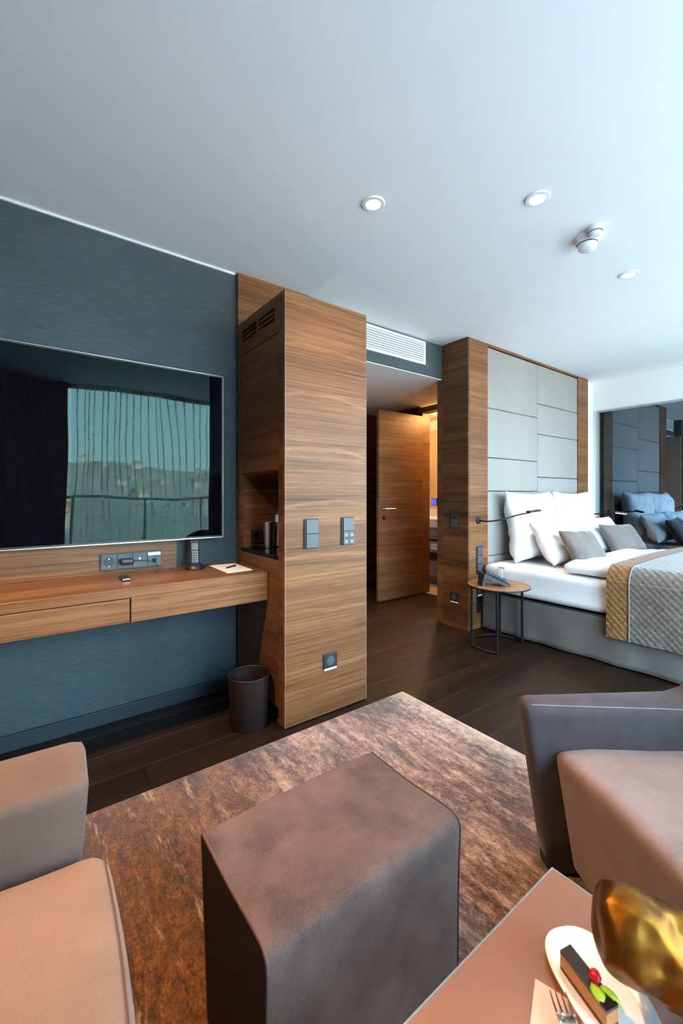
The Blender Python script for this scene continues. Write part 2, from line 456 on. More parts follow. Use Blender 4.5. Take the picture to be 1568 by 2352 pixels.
obj('wall_bathroom_far', box(3.87, 3.98, 3.56, 4.33, 0, 2.28), M['walnut_dark_shaded'], kind='structure')
obj('wall_bathroom_back', box(4.86, 4.98, 2.62, 4.7, 0, 2.30), M['bath_wall'], kind='structure')
obj('wall_bathroom_end', box(3.98, 4.86, 4.55, 4.67, 0, 2.30), M['bath_wall'], kind='structure')
obj('baseboard_television', box(-2.3, 1.06, 2.522, 2.54, 0, .075, bev=.002), M['skirting'], kind='structure')
obj('trim_1', box(-2.3, 1.06, 2.53, 2.545, CH - .012, CH), M['white'], kind='structure')
obj('trim_2', box(-1.6, .703, 2.526, 2.54, .786, 1.05, bev=.001), M['walnut_plain'], kind='structure')
obj('trim_3', box(1.07, 1.60, 2.508, 2.54, 2.20, CH, bev=.001), M['walnut_plain'], kind='structure')

# headboard wall: a walnut block with pale upholstered panels let into it
hb = thing('wall_headboard', None, None, (4.3, 2.46, 0), kind='structure')
obj('side_cladding', box(3.13, 3.15, 2.315, 2.63, 0, CH), M['walnut_dark_shaded'], hb)
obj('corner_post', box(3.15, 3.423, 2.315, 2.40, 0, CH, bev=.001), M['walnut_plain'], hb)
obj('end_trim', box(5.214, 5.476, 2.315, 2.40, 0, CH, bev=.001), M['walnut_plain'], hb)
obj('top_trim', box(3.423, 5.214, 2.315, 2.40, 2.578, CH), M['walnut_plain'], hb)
obj('backing', box(3.15, 5.476, 2.40, 2.62, 0, CH), M['walnut_dark_shaded'], hb)
obj('edge_strip', box(3.126, 3.134, 2.6, 2.66, 0, 2.28), M['walnut_dark_shaded'], hb)
for cx0, cx1, zz in ((3.427, 4.313, [.10, .635, 1.238, 1.551, 2.012, 2.574]), (4.318, 5.210, [.10, .72, 1.389, 1.844, 2.163, 2.574])):
    for z0, z1 in zip(zz, zz[1:]):
        obj('upholstered_panel', box(cx0, cx1, 2.322, 2.40, z0 + .003, z1 - .003, bev=.008, seg=3), M['headboard'], hb, smooth=True)
obj('panel_backing', box(3.423, 5.214, 2.36, 2.41, .05, 2.578), M['dark_gap'], hb)

# window wall
obj('wall_window', box(-2.4, .30, -1.4, -1.25, 0, CH), M['white_wall'], kind='structure')
obj('wall_window_pier', box(2.98, 3.14, -1.4, -1.25, 0, CH), M['white_wall'], kind='structure')
obj('wall_window_end', box(5.62, 5.72, -1.4, -1.25, 0, CH), M['white_wall'], kind='structure')
for i, (x0, x1) in enumerate(((.30, 2.98), (3.14, 5.62))):
    w = thing('window_%d' % (i + 1), None, None, ((x0 + x1) / 2, -1.33, 0), kind='structure')
    fm = B()
    bx(fm, x0, x0 + .06, -1.37, -1.29, 0, CH); bx(fm, x1 - .06, x1, -1.37, -1.29, 0, CH)
    bx(fm, x0 + .06, x1 - .06, -1.37, -1.29, 0, .06); bx(fm, x0 + .06, x1 - .06, -1.37, -1.29, CH - .05, CH)
    obj('window_frame', fm, M['anthracite'], w)
    obj('pane', box(x0 + .06, x1 - .06, -1.334, -1.328, .06, CH - .05), M['pane'], w)

# balcony in front of the windows; unseen pale floor added to bounce light indoors
bal = thing('balcony_slab', None, None, (1.7, -2.3, -.2), kind='structure')
stone = speck('pale_terrace_stone', (.62, .62, .61), .8, var=.05, scale=3)
obj('slab', box(-2.6, 6.0, -3.2, -1.4, -.2, -.03), stone, bal)
for i in range(14):
    for j in range(3): obj('paver', box(-2.58 + i * .612, -1.975 + i * .612, -3.18 + j * .594, -2.592 + j * .594, -.03, -.012, bev=.003, seg=1), stone, bal)
rl = thing('balcony_railing', 'dark metal and glass balcony railing outside the windows', 'railing', (1.7, -3.15, -.03))
obj('handrail', box(-2.6, 6.0, -3.18, -3.12, 1.12, 1.17, bev=.004), M['anthracite'], rl)
for i in range(9): obj('post', box(-2.58 + i * 1.06, -2.54 + i * 1.06, -3.17, -3.13, -.012, 1.12), M['anthracite'], rl)
for i in range(8): obj('pane', box(-2.53 + i * 1.06, -1.53 + i * 1.06, -3.155, -3.145, .05, 1.08), M['pane'], rl)

# far landscape outside the window
def terr(x, y):
    d = -y
    h = -34 + 92 * max(0, min(1, (d - 180) / 700)) ** 1.3
    return h + 14 * noise.noise(Vector((x / 180, y / 180, 3))) * min(1, d / 300) + 3 * noise.noise(Vector((x / 35, y / 35, 9)))
def landm():
    m = N('autumn_hillside'); m.set(Roughness=.95)
    a = m.noise(m.coord(), .05, 5, .7); b = m.noise(m.coord(), .35, 4, .7)
    c = m.ramp(m.math('ADD', m.math('MULTIPLY', a, .5), m.math('MULTIPLY', b, .5)), [(.38, (.06, .068, .055)), (.66, (.36, .33, .27)), (.5, (.17, .16, .125))])
    m.col(c); return m.m
tb = B(); grid(tb, lambda u, v: Vector(((u - .5) * 2400, -8 - v * 1000, terr((u - .5) * 2400, -8 - v * 1000))), 120, 70)
obj('ground', tb, landm(), kind='structure', smooth='all')
hm = plain('pale_render', (.72, .64, .50), .8); hr = plain('roof_tile', (.28, .12, .07), .8)
hroot = thing('hillside_house', 'small pale house on the far hillside outside the window', 'house', (0, 0, 0), group='houses on the hillside outside')
obj('wall', box(-6, 6, -5, 5, -3, 7), hm, hroot, local=True)
obj('roof', prism(B(), [(-7, 7), (7, 7), (0, 11)], 'Y', -5.5, 5.5), hr, hroot, local=True)
used = []
for i in range(60):
    h = hroot if i == 0 else copy_tree(hroot)
    for _ in range(60):
        d = random.choice([90, 140, 320, 420, 520, 600, 700, 800]) * random.uniform(.9, 1.15)
        x = random.uniform(-.1, 1.1) * d
        if all((x - a) ** 2 + (d - b) ** 2 > 45 ** 2 for a, b in used): break
    used.append((x, d))
    h.location = (x, -d, terr(x, -d)); h.rotation_euler = (0, 0, random.uniform(0, 3)); s = random.uniform(.7, 1.4); h.scale = (s, s, s)

# sheer curtain and drape at the near window
def omega(u, x0, x1, n, amp, y0):
    ph = u * n * 2 * PI
    return x0 + (x1 - x0) * u + .020 * math.sin(2 * ph) + .006 * math.sin(5.3 * u * 7), y0 + amp * math.sin(ph) * (1 + .3 * math.sin(u * 23))
cp = []; x = .43
rs = random.Random(3)
while x < 2.86:                     # flat runs of voile between narrow gathered pleats
    w_ = rs.uniform(.035, .10); bow = rs.uniform(.006, .016)
    for q in range(6): cp.append((x + w_ * q / 5, -1.15 + bow * math.sin(q / 5 * PI)))
    x += w_; p_ = rs.uniform(.010, .020)
    for q in range(1, 6): cp.append((x + (p_ if q % 2 else p_ * .1), -1.15 - .006 * q))
    x += p_
sb = B(); nn = len(cp) - 1
grid(sb, lambda u, v: Vector((*cp[round(u * nn)], .03 + v * 2.55)), nn, 1)
obj('sheer_curtain', sb, M['sheer'], label='translucent sheer curtain hanging in even folds across the near window', cat='curtain', smooth='all', fix=False)
sb = B(); sheet(sb, lambda u, v: Vector((*omega(u, -.35, .40, 9, .03, -1.15), .03 + v * 2.55)), 150, 1, .004)
obj('drape', sb, M['drape'], label='dark heavy drape drawn to the left side of the near window', cat='curtain', smooth='all')
sb = B(); sheet(sb, lambda u, v: Vector((*omega(u, 2.99, 3.30, 5, .03, -1.15), .03 + v * 2.55)), 110, 1, .004)
obj('drape', sb, M['drape'], label='dark heavy drape bunched between the two windows', cat='curtain', smooth='all')

# mirror wall panel at the right
mw = thing('wall_mirror', 'large blue-tinted mirror panel on the white wall beside the bed', 'mirror', (5.70, 1.2, .03))
obj('mirror_glass', box(5.703, 5.712, .12, 2.285, .04, 2.22), M['tinted'], mw)
fm = B()
bx(fm, 5.695, 5.719, 2.285, 2.308, .03, 2.243); bx(fm, 5.695, 5.719, .10, .12, .03, 2.243); bx(fm, 5.695, 5.719, .12, 2.285, 2.22, 2.243); bx(fm, 5.695, 5.719, .12, 2.285, .03, .04)
obj('frame', fm, plain('grey_green_frame', (.28, .33, .33), .4), mw)

# bulkhead air grille
g = thing('air_grille', 'white slatted air grille in the grey bulkhead over the hall', 'vent', (2.35, 2.60, 2.376))
gx0, gx1, gz0, gz1 = 1.75, 2.893, 2.376, 2.583
fm = B()
bx(fm, gx0, gx1, 2.595, 2.609, gz0, gz0 + .024); bx(fm, gx0, gx1, 2.595, 2.609, gz1 - .020, gz1)
bx(fm, gx0, gx0 + .02, 2.595, 2.609, gz0 + .024, gz1 - .02); bx(fm, gx1 - .022, gx1, 2.595, 2.609, gz0 + .024, gz1 - .02)
obj('frame', fm, M['white_metal'], g)
obj('backing', box(gx0 + .02, gx1 - .022, 2.606, 2.609, gz0 + .024, gz1 - .02), plain('grille_shadow', (.25, .27, .28), .8), g)
for i in range(8):
    z = gz0 + .030 + i * .0195
    m = B(); prism(m, [(2.596, z), (2.606, z + .010), (2.606, z + .0155), (2.596, z + .012)], 'X', gx0 + .02, gx1 - .022)
    obj('slat', m, M['white_metal'], g)

# ------------------------------------------------------------------ ceiling fittings
def downlight(x, y, label, z=CH, power=34, cone=98):
    t = thing('downlight', label, 'ceiling light', (x, y, z), group='recessed ceiling downlights')
    r = lathe(B(), [(.034, -.004), (.036, -.008), (.052, -.007), (.056, -.001), (.055, 0.0), (.034, 0.0)], (x, y, z), 40, closed=True)
    obj('ring', r, M['white_metal'], t, smooth=True)
    obj('lens', lathe(B(), [(.0345, -.0035), (.0345, -.0005)], (x, y, z), 32), emit('downlight_lens', (1, .90, .74), 14), t)
    l = bpy.data.lights.new('downlight_lamp', 'SPOT'); l.energy = power; l.color = (1, .60, .27); l.spot_size = math.radians(cone); l.spot_blend = .85; l.shadow_soft_size = .033
    o = bpy.data.objects.new('downlight_lamp', l); COL.objects.link(o); o.parent = t; o.location = (0, 0, -.02)
    return t
downlight(1.333, 1.526, 'round recessed downlight in the ceiling nearest the wardrobe column')
downlight(1.926, 1.037, 'round recessed downlight in the ceiling left of the smoke detector')
downlight(3.054, 1.051, 'round recessed downlight in the ceiling beyond the smoke detector, nearest the bed')
downlight(2.30, 3.2, 'added fill downlight in the lower hall ceiling, hidden behind the column', z=2.28, power=170, cone=84)  # unseen fill lamp, added to brighten the hall ceiling
downlight(-.22, 1.50, 'round recessed downlight over the left armchair, outside the frame', power=225, cone=115)
downlight(.50, .10, 'round recessed downlight over the coffee table, outside the frame', power=12)
t = thing('smoke_detector', 'white smoke detector with a smaller lobe mounted on the ceiling', 'smoke detector', (2.44, 1.035, CH - .07))
sx_, sy_ = 2.42, 1.015
obj('base', lathe(B(), [(.066, 0), (.066, -.012), (.060, -.016), (.02, -.016)][::-1], (sx_ + .02, sy_ + .02, CH), 36), M['white'], t, smooth=True)
obj('dome', lathe(B(), [(.001, -.072), (.03, -.070), (.044, -.060), (.049, -.045), (.049, -.034), (.056, -.03), (.058, -.016)], (sx_ + .02, sy_ + .02, CH), 36), M['white'], t, smooth=True)
obj('slot', lathe(B(), [(.0505, -.040), (.0505, -.036)], (sx_ + .02, sy_ + .02, CH), 36), M['dark_gap'], t)
obj('side_lobe', lathe(B(), [(.001, -.050), (.022, -.048), (.032, -.038), (.034, -.012), (.034, 0)], (2.376, .969, CH), 28), M['white'], t, smooth=True)
obj('slot', lathe(B(), [(.0346, -.030), (.0346, -.027)], (2.376, .969, CH), 28), M['dark_gap'], t)

# ------------------------------------------------------------------ wardrobe column / minibar cabinet
c = thing('minibar_cabinet', 'tall walnut cabinet column with minibar niche and wall switches on its front', 'cabinet', (1.335, 2.2, 0))
X0, X1, Y0, Y1, ZT = 1.065, 1.608, 1.903, 2.506, 2.262
obj('front_panel', box(X0, X1, Y0, Y0 + .02, .083, ZT, bev=.0008, seg=1), M['walnut'], c)
obj('plinth', box(X0, X1, Y0 + .001, Y0 + .021, .008, .080, bev=.0008, seg=1), M['walnut_plain'], c)
obj('plinth_shadow', box(X0 + .01, X1 - .01, Y0 + .015, Y1, 0, .008), M['dark_gap'], c)
obj('edge_strip', box(X0 - .0006, X0 + .0010, Y0 - .0006, Y0 + .001, .008, ZT), M['seam_light'], c)
obj('edge_strip', box(X1 - .0010, X1 + .0006, Y0 - .0006, Y0 + .001, .008, ZT), M['seam_light'], c)
obj('right_side', box(X1 - .02, X1, Y0 + .02, Y1, .008, ZT), M['walnut_dark_shaded'], c)
obj('back_panel', box(X0 + .02, X1 - .02, Y1 - .02, Y1, .008, ZT), M['walnut_dark_shaded'], c)
obj('top_panel', box(X0 + .02, X1 - .02, Y0 + .02, Y1 - .02, ZT - .02, ZT), M['walnut_dark_shaded'], c)
obj('front_stile', box(X0, X0 + .02, Y0 + .02, 1.972, .008, 2.06), M['walnut_dark_shaded'], c)
obj('back_stile', box(X0, X0 + .02, 2.456, Y1, .008, 2.06), M['walnut_dark_shaded'], c)
# vent rail cut from cells with real slots
vr = B(); zs = [2.06, 2.136, 2.150, 2.163, 2.177, 2.190, 2.204, ZT]; ys = [Y0 + .02, 2.015, 2.205, 2.240, 2.437, Y1]
for i in range(len(zs) - 1):
    for j in range(len(ys) - 1):
        if i in (1, 3, 5) and j in (1, 3): continue
        bx(vr, X0, X0 + .02, ys[j], ys[j + 1], zs[i], zs[i + 1])
obj('vent_rail', vr, M['walnut_dark_shaded'], c)
obj('vent_shadow', box(X0 + .021, X0 + .03, 2.0, 2.45, 2.12, 2.22), M['dark_gap'], c)
d = obj('upper_door', box(X0 + .001, X0 + .02, 1.975, 2.453, 1.337, 2.057, bev=.001, seg=1), M['walnut_dark_shaded'], c)
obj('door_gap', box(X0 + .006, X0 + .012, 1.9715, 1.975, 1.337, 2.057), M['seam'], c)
obj('lower_door', box(X0 + .001, X0 + .02, 1.975, 2.453, .084, .862, bev=.001, seg=1), M['walnut_dark_shaded'], c)
obj('niche_back', box(1.44, 1.45, 1.972, 2.456, .885, 1.337), M['walnut_plain'], c)
obj('niche_side', box(X0 + .02, 1.44, 2.456, 2.466, .885, 1.337), M['walnut_plain'], c)
obj('niche_side', box(X0 + .02, 1.44, 1.962, 1.972, .885, 1.337), M['walnut_plain'], c)
obj('niche_top', box(X0 + .02, 1.44, 1.972, 2.456, 1.327, 1.337), M['walnut_dark_shaded'], c)
obj('niche_counter', box(X0 + .001, 1.44, 1.973, 2.455, .865, .885), M['black_glass'], c)

# things in the niche
KX, KY = 1.272, 2.345
t = thing('electric_kettle', 'steel electric kettle with black handle beside the tumbler in the minibar niche', 'kettle', (KX, KY, .885))
obj('body', lathe(B(), [(.045, 0), (.05, .006), (.05, .02), (.046, .1), (.041, .17), (.036, .20)], (KX, KY, .885), 28), M['steel'], t, smooth=True)
obj('lid', lathe(B(), [(.037, .20), (.034, .212), (.014, .218), (.012, .235), (.002, .238)], (KX, KY, .885), 24), M['black'], t, smooth=True)
obj('handle', tube(B(), smoothpath([(KX + .03, KY - .025, 1.085), (KX + .05, KY - .045, 1.10), (KX + .062, KY - .055, 1.05), (KX + .058, KY - .05, .96), (KX + .035, KY - .03, .92)]), .010, 10), M['black'], t, smooth=True)
t = thing('tumbler', 'brushed steel tumbler standing in the middle of the minibar niche', 'tumbler', (1.183, 2.31, .885))
obj('cup', lathe(B(), [(.026, 0), (.029, .003), (.036, .158), (.034, .158), (.027, .006), (.001, .006)], (1.183, 2.31, .885), 28), M['steel'], t, smooth=True)
t = thing('wall_socket', 'black socket plate on the side wall of the minibar niche', 'socket', (1.17, 2.45, .90))
obj('plate', box(1.132, 1.212, 2.447, 2.4555, .905, .990, bev=.002), M['black'], t)
obj('insert', lathe(B(), [(.022, 2.4455), (.022, 2.447)], (1.172, 0, .948), 20, axis='Y'), M['black_glass'], t)
t = thing('spoon_tray', 'small shiny tray lying on the black minibar counter', 'tray', (1.135, 2.40, .885))
obj('tray', lathe(B(), [(.014, 0), (.027, .004), (.030, .010), (.028, .010), (.014, .003)], (1.132, 2.395, .8855), 24), M['chrome'], t, smooth=True)

# switches and sockets ------------------------------------------------------
def frame_y(t, x0, x1, z0, z1, y, mat, th=.009):
    obj('frame', box(x0, x1, y - th, y, z0, z1, bev=.002), mat, t)
t = thing('light_switch', 'double rocker switch on the walnut column, the plain one nearer the desk', 'switch', (1.221, 1.90, .921))
frame_y(t, 1.177, 1.265, .921, 1.079, 1.9027, M['black'])
obj('rocker', box(1.186, 1.2625, 1.887, 1.894, 1.0015, 1.0765, bev=.002), M['anthracite'], t)
obj('rocker', box(1.186, 1.2625, 1.887, 1.894, .9235, .9985, bev=.002), M['anthracite'], t)
t = thing('thermostat_switch', 'switch with rocker and icon keypad on the column, nearer the hall', 'switch', (1.466, 1.90, .923))
frame_y(t, 1.421, 1.511, .923, 1.080, 1.9027, M['black'])
obj('rocker', box(1.430, 1.508, 1.887, 1.894, 1.0025, 1.0775, bev=.002), M['anthracite'], t)
for i in range(2):
    for j in range(2):
        k = obj('key', box(1.430 + i * .0395, 1.4685 + i * .0395, 1.887, 1.894, .9255 + j * .0375, .962 + j * .0375, bev=.0015), M['anthracite'], t)
        ic = B(); cx, cz = 1.449 + i * .0395, .9437 + j * .0375
        if (i + j) % 2: bx(ic, cx - .007, cx + .007, 1.8866, 1.887, cz - .001, cz + .001); bx(ic, cx - .001, cx + .001, 1.8866, 1.887, cz - .007, cz + .007)
        else: prism(ic, [(cx - .007, cz - .005), (cx + .007, cz - .005), (cx, cz + .007)], 'Y', 1.8866, 1.887)
        obj('icon', ic, M['silver'], k)
def socket_y(x, z, y, label, name='wall_socket', s=.045):
    t = thing(name, label, 'socket', (x, y, z - s))
    frame_y(t, x - s, x + s, z - s * .78, z + s * 1.0, y - .0003, M['black'])
    obj('well', lathe(B(), [(.026, -.0005), (.026, .0), (.021, .0), (.019, .006), (.001, .006)], (x, y - .0095, z + .004), 28, axis='Y'), M['anthracite'], t, smooth=True)
    for dx in (-.0095, .0095): obj('pin_hole', lathe(B(), [(.0028, 0), (.0028, .001)], (x + dx, y - .0045, z + .004), 10, axis='Y'), M['dark_gap'], t)
    obj('label_strip', box(x - s + .004, x + s - .004, y - .0095, y - .001, z - s * .78 - .010, z - s * .78, bev=.001), M['white'], t)
socket_y(1.345, .292, 1.903, 'black power socket with white strip low on the walnut column')
def plate_x(name, label, cat, y0, y1, z0, z1, x):
    t = thing(name, label, cat, (x, (y0 + y1) / 2, z0))
    obj('frame', box(x - .009, x - .0003, y0, y1, z0, z1, bev=.002), M['black'], t); return t
t = plate_x('light_switch', 'black switch keypad on the shaded side of the headboard post', 'switch', 2.415, 2.505, .904, 1.062, 3.13)
obj('rocker', box(3.119, 3.1215, 2.424, 2.496, .986, 1.056, bev=.0008), M['black'], t)
for i in range(2):
    for j in range(2): obj('key', box(3.119, 3.1215, 2.424 + i * .037, 2.459 + i * .037, .911 + j * .037, .946 + j * .037, bev=.0008), M['anthracite'], t)
t = plate_x('wall_socket', 'black socket with white strip low on the shaded side of the headboard post', 'socket', 2.420, 2.508, .236, .318, 3.13)
obj('well', lathe(B(), [(.026, -.0005), (.026, 0), (.020, 0), (.018, .006), (.001, .006)], (3.1205, 2.464, .277), 24, axis='X'), M['anthracite'], t, smooth=True)
obj('label_strip', box(3.121, 3.1297, 2.424, 2.504, .224, .235), M['white'], t)
t = thing('switch_strip', 'vertical black switch and socket strip above the bedside table', 'switch', (3.29, 2.31, .50))
obj('frame', box(3.247, 3.333, 2.305, 2.3147, .50, .74, bev=.002), M['black'], t)
for i in range(3): obj('insert', box(3.254, 3.326, 2.302, 2.305, .508 + i * .077, .578 + i * .077, bev=.001), M['anthracite'], t)
t = thing('socket_strip', 'vertical black socket strip below the bedside table top', 'socket', (3.29, 2.31, .14))
obj('frame', box(3.247, 3.333, 2.305, 2.3147, .14, .40, bev=.002), M['black'], t)
obj('well', lathe(B(), [(.026, 2.304), (.026, 2.3045), (.020, 2.3045), (.018, 2.309), (.001, 2.309)], (3.29, 0, .345), 24, axis='Y'), M['anthracite'], t, smooth=True)
obj('label_strip', box(3.254, 3.326, 2.303, 2.305, .293, .304), M['white'], t)
for i in range(2): obj('insert', box(3.254, 3.326, 2.302, 2.305, .148 + i * .072, .214 + i * .072, bev=.001), M['black_glass'], t)

# ------------------------------------------------------------------ hall door and bathroom
t = thing('door_1', None, None, (3.87, 3.52, 0), kind='structure')
obj('door_leaf', box(3.155, 3.862, 3.515, 3.555, .008, 2.155, bev=.0015), M['walnut_door'], t)
obj('lock_edge', box(3.152, 3.155, 3.517, 3.553, .95, 1.16), M['silver'], t)
hn = obj('handle', tube(B(), smoothpath([(3.222, 3.514, 1.045), (3.222, 3.475, 1.045), (3.235, 3.462, 1.045), (3.36, 3.462, 1.045)]), .0085, 10), M['chrome'], t, smooth=True)
obj('rosette', lathe(B(), [(.026, 3.506), (.026, 3.5145)], (3.222, 0, 1.045), 28, axis='Y'), M['chrome'], hn, smooth=True)
k = obj('lock_rosette', lathe(B(), [(.026, 3.506), (.026, 3.5145)], (3.222, 0, .945), 28, axis='Y'), M['chrome'], t, smooth=True)
obj('keyhole', lathe(B(), [(.008, 3.504), (.008, 3.507)], (3.222, 0, .945), 14, axis='Y'), M['dark_gap'], k)
fm = B()
bx(fm, 3.862, 3.99, 3.515, 3.56, 0, 2.20); bx(fm, 3.862, 3.99, 2.755, 2.79, 0, 2.20); bx(fm, 3.85, 3.99, 2.755, 3.58, 2.20, 2.262)
obj('door_frame', fm, M['walnut_door'], t)

v = thing('bathroom_vanity', 'wooden bathroom vanity with cream basin top seen through the doorway', 'vanity', (4.6, 3.7, .01))
obj('countertop', box(4.30, 4.855, 3.05, 4.5, .77, .885, bev=.008), M['porcelain'], v)
obj('apron', box(4.33, 4.35, 3.06, 4.49, .615, .77), M['walnut_door'], v)
obj('shelf', box(4.33, 4.855, 3.06, 4.49, .44, .46), M['walnut_door'], v)
obj('shelf_back', box(4.80, 4.855, 3.06, 4.49, .46, .615), M['dark_gap'], v)
obj('lower_shelf_back', box(4.45, 4.47, 3.06, 4.49, .33, .44), M['dark_gap'], v)
obj('drawer', box(4.33, 4.85, 3.06, 4.49, .13, .32), M['walnut_door'], v)
obj('base', box(4.36, 4.85, 3.08, 4.47, .01, .13), M['walnut_dark_shaded'], v)
for i, (yy, z) in enumerate(((3.72, .46), (3.72, .505), (3.95, .46), (3.95, .505))):
    obj('towel', rbox(B(), (4.48, yy, z + .022), (.26, .20, .042), .018, 8), cloth('cream_towel', (.78, .68, .55), .05, .3), smooth='all',
        label='folded cream towel on the vanity shelf, %s of the %s pile' % (('lower', 'upper')[i % 2], ('nearer', 'farther')[i // 2]), cat='towel', group='towels on the vanity shelf')
t = thing('basin_tap', 'brass-toned basin tap on the vanity behind the doorway', 'tap', (4.65, 3.85, .885))
obj('spout', tube(B(), smoothpath([(4.68, 3.85, .885), (4.68, 3.85, .98), (4.64, 3.85, 1.01), (4.54, 3.85, .985)]), .014, 10), M['chrome'], t, smooth=True)
obj('lever', tube(B(), [(4.70, 3.85, .93), (4.70, 3.90, .98)], .008, 8), M['chrome'], t, smooth=True)
t = thing('bathroom_mirror', 'tall mirror above the basin seen through the doorway', 'mirror', (4.85, 3.8, 1.0))
obj('mirror_glass', box(4.848, 4.857, 3.10, 4.48, 1.0, 2.15), M['mirror'], t)
t = thing('control_display', 'small glowing blue display on the bathroom mirror', 'display', (4.845, 4.19, 1.04))
obj('bezel', box(4.838, 4.847, 4.13, 4.23, 1.04, 1.15, bev=.002), M['black'], t)
obj('screen', box(4.836, 4.838, 4.14, 4.22, 1.05, 1.14), emit('blue_display', (.06, .05, 1.0), 1.2), t)
def bath_light(x, y, label):
    t = thing('bathroom_downlight', label, 'ceiling light', (x, y, 2.30), group='bathroom downlights')
    obj('ring', lathe(B(), [(.034, -.004), (.036, -.008), (.052, -.007), (.056, -.001), (.055, 0.0), (.034, 0.0)], (x, y, 2.30), 32, closed=True), M['white_metal'], t, smooth=True)
    obj('lens', lathe(B(), [(.0345, -.0035), (.0345, -.0005)], (x, y, 2.30), 24), emit('bath_lens', (1, .7, .35), 12), t)
    l = bpy.data.lights.new('bathroom_lamp', 'POINT'); l.energy = 42; l.color = (1, .52, .17); l.shadow_soft_size = .05
    o = bpy.data.objects.new('bathroom_lamp', l); COL.objects.link(o); o.parent = t; o.location = (0, 0, -.06)
bath_light(4.42, 3.62, 'recessed downlight in the bathroom ceiling seen above the doorway')
bath_light(4.35, 3.05, 'recessed downlight in the bathroom ceiling hidden beside the doorway')

# ------------------------------------------------------------------ desk
d = thing('wall_desk', 'long floating walnut desk shelf with one flush drawer under the television', 'desk', (-.2, 2.3, .632))
DX0, DX1, DY = -1.6, 1.0625, 2.092
obj('desk_top', box(DX0, DX1, DY, 2.538, .7435, .786, bev=.001, seg=1), M['walnut_top'], d)
obj('fascia', box(.3845, DX1, DY, DY + .02, .632, .7425, bev=.0008, seg=1), M['walnut_plain'], d)
obj('underside', box(DX0, DX1, DY + .02, 2.538, .632, .650), M['walnut_dark_shaded'], d)
obj('drawer', box(-.80, .3785, DY + .0005, DY + .02, .634, .7395, bev=.001, seg=1), M['walnut_plain'], d)
obj('drawer_gap', box(-.81, .386, DY + .012, DY + .02, .634, .7435), M['dark_gap'], d)
obj('fascia', box(DX0, -.806, DY, DY + .02, .632, .7425, bev=.0008, seg=1), M['walnut_plain'], d)

tv = thing('television', 'large black flat television mounted on the grey wall above the desk', 'television', (.117, 2.5, .957))
obj('screen', box(-.703, .941, 2.452, 2.456, .966, 1.903), M['screen'], tv)
fm = B()
bx(fm, -.711, -.703, 2.450, 2.462, .957, 1.911); bx(fm, .941, .949, 2.450, 2.462, .957, 1.911); bx(fm, -.703, .941, 2.450, 2.462, 1.903, 1.911); bx(fm, -.703, .941, 2.450, 2.462, .957, .966)
obj('bezel', fm, M['black'], tv)
fm = B()
bx(fm, -.7125, -.711, 2.449, 2.47, .9555, 1.9125); bx(fm, .949, .951, 2.449, 2.47, .9555, 1.9125); bx(fm, -.711, .949, 2.449, 2.47, 1.911, 1.913); bx(fm, -.711, .949, 2.449, 2.47, .953, .957)
obj('metal_edge', fm, M['silver'], tv)
obj('housing', box(-.700, .938, 2.462, 2.490, .97, 1.90, bev=.004), M['black'], tv)
obj('wall_mount', box(-.2, .45, 2.49, 2.5395, 1.2, 1.65), M['black'], tv)

# power strip under the television
t = thing('socket_strip', 'four-gang dark socket strip on the wooden back panel above the desk', 'socket', (.466, 2.52, .808))
obj('frame', box(.315, .618, 2.515, 2.5258, .808, .895, bev=.002), M['anthracite'], t)
for i in range(4):
    x = .319 + i * .0743
    obj('insert', box(x + .002, x + .071, 2.511, 2.515, .813, .890, bev=.0012), M['anthracite'], t)
obj('well', lathe(B(), [(.024, 0), (.0245, .0006), (.019, .0006), (.001, .0002)], (.355, 2.5102, .851), 26, axis='Y'), M['black'], t, smooth=True)
for z_ in (.830, .869): obj('earth_clip', box(.352, .358, 2.5092, 2.5112, z_ - .003, z_ + .003), M['silver'], t)
obj('label_strip', box(.545, .611, 2.5085, 2.511, .871, .888), M['white'], t)
obj('data_jack', box(.568, .588, 2.5095, 2.511, .83, .852), M['dark_gap'], t)
obj('status_light', lathe(B(), [(.006, 2.509), (.006, 2.511)], (.504, 0, .859), 14, axis='Y'), M['white'], t)
pl = thing('power_plug', 'black plug with thin curled cable pushed into the socket strip', 'plug', (.428, 2.49, .83))
obj('plug_body', rbox(B(), (.436, 2.490, .851), (.066, .040, .034), .012, 8), M['black'], pl, smooth='all')
obj('cable', tube(B(), smoothpath([(.468, 2.488, .851), (.53, 2.480, .848), (.57, 2.475, .835), (.585, 2.47, .812), (.575, 2.462, .7885), (.60, 2.455, .800), (.625, 2.45, .7885), (.645, 2.45, .800), (.67, 2.45, .7885), (.70, 2.452, .7890)]), .0022, 6), M['black'], pl, smooth=True)

# cordless phone on the desk
ph = thing('cordless_phone', 'black cordless phone standing in its charging cradle on the desk', 'telephone', (.775, 2.425, .786), math.radians(-12))
obj('cradle', lathe(B(), [(.001, 0), (.052, 0), (.055, .006), (.052, .014), (.035, .030), (.022, .034), (.001, .034)], (0, 0, 0), 32), M['black'], ph, smooth=True, local=True)
def hand(p):
    x, y, z = p; return (x, y + (z - .02) * .28, z)
hs_ = obj('handset', rbox(B(), (0, -.004, .090), (.050, .024, .148), .010, 10, hand), M['black'], ph, smooth='all', local=True)
obj('display', rbox(B(), (0, -.0165, .126), (.036, .002, .036), .001, 3, hand), plain('phone_display', (.10, .10, .085), .2), hs_, local=True)
for i in range(3):
    for j in range(5):
        obj('key', rbox(B(), (-.0125 + i * .0125, -.0168, .045 + j * .0125), (.0085, .003, .0065), .001, 3, hand), plain('pale_keys', (.22, .23, .24), .5), hs_, local=True)
nt_ = thing('notepad', 'white note paper lying on the right end of the desk', 'notepad', (.955, 2.31, .786))
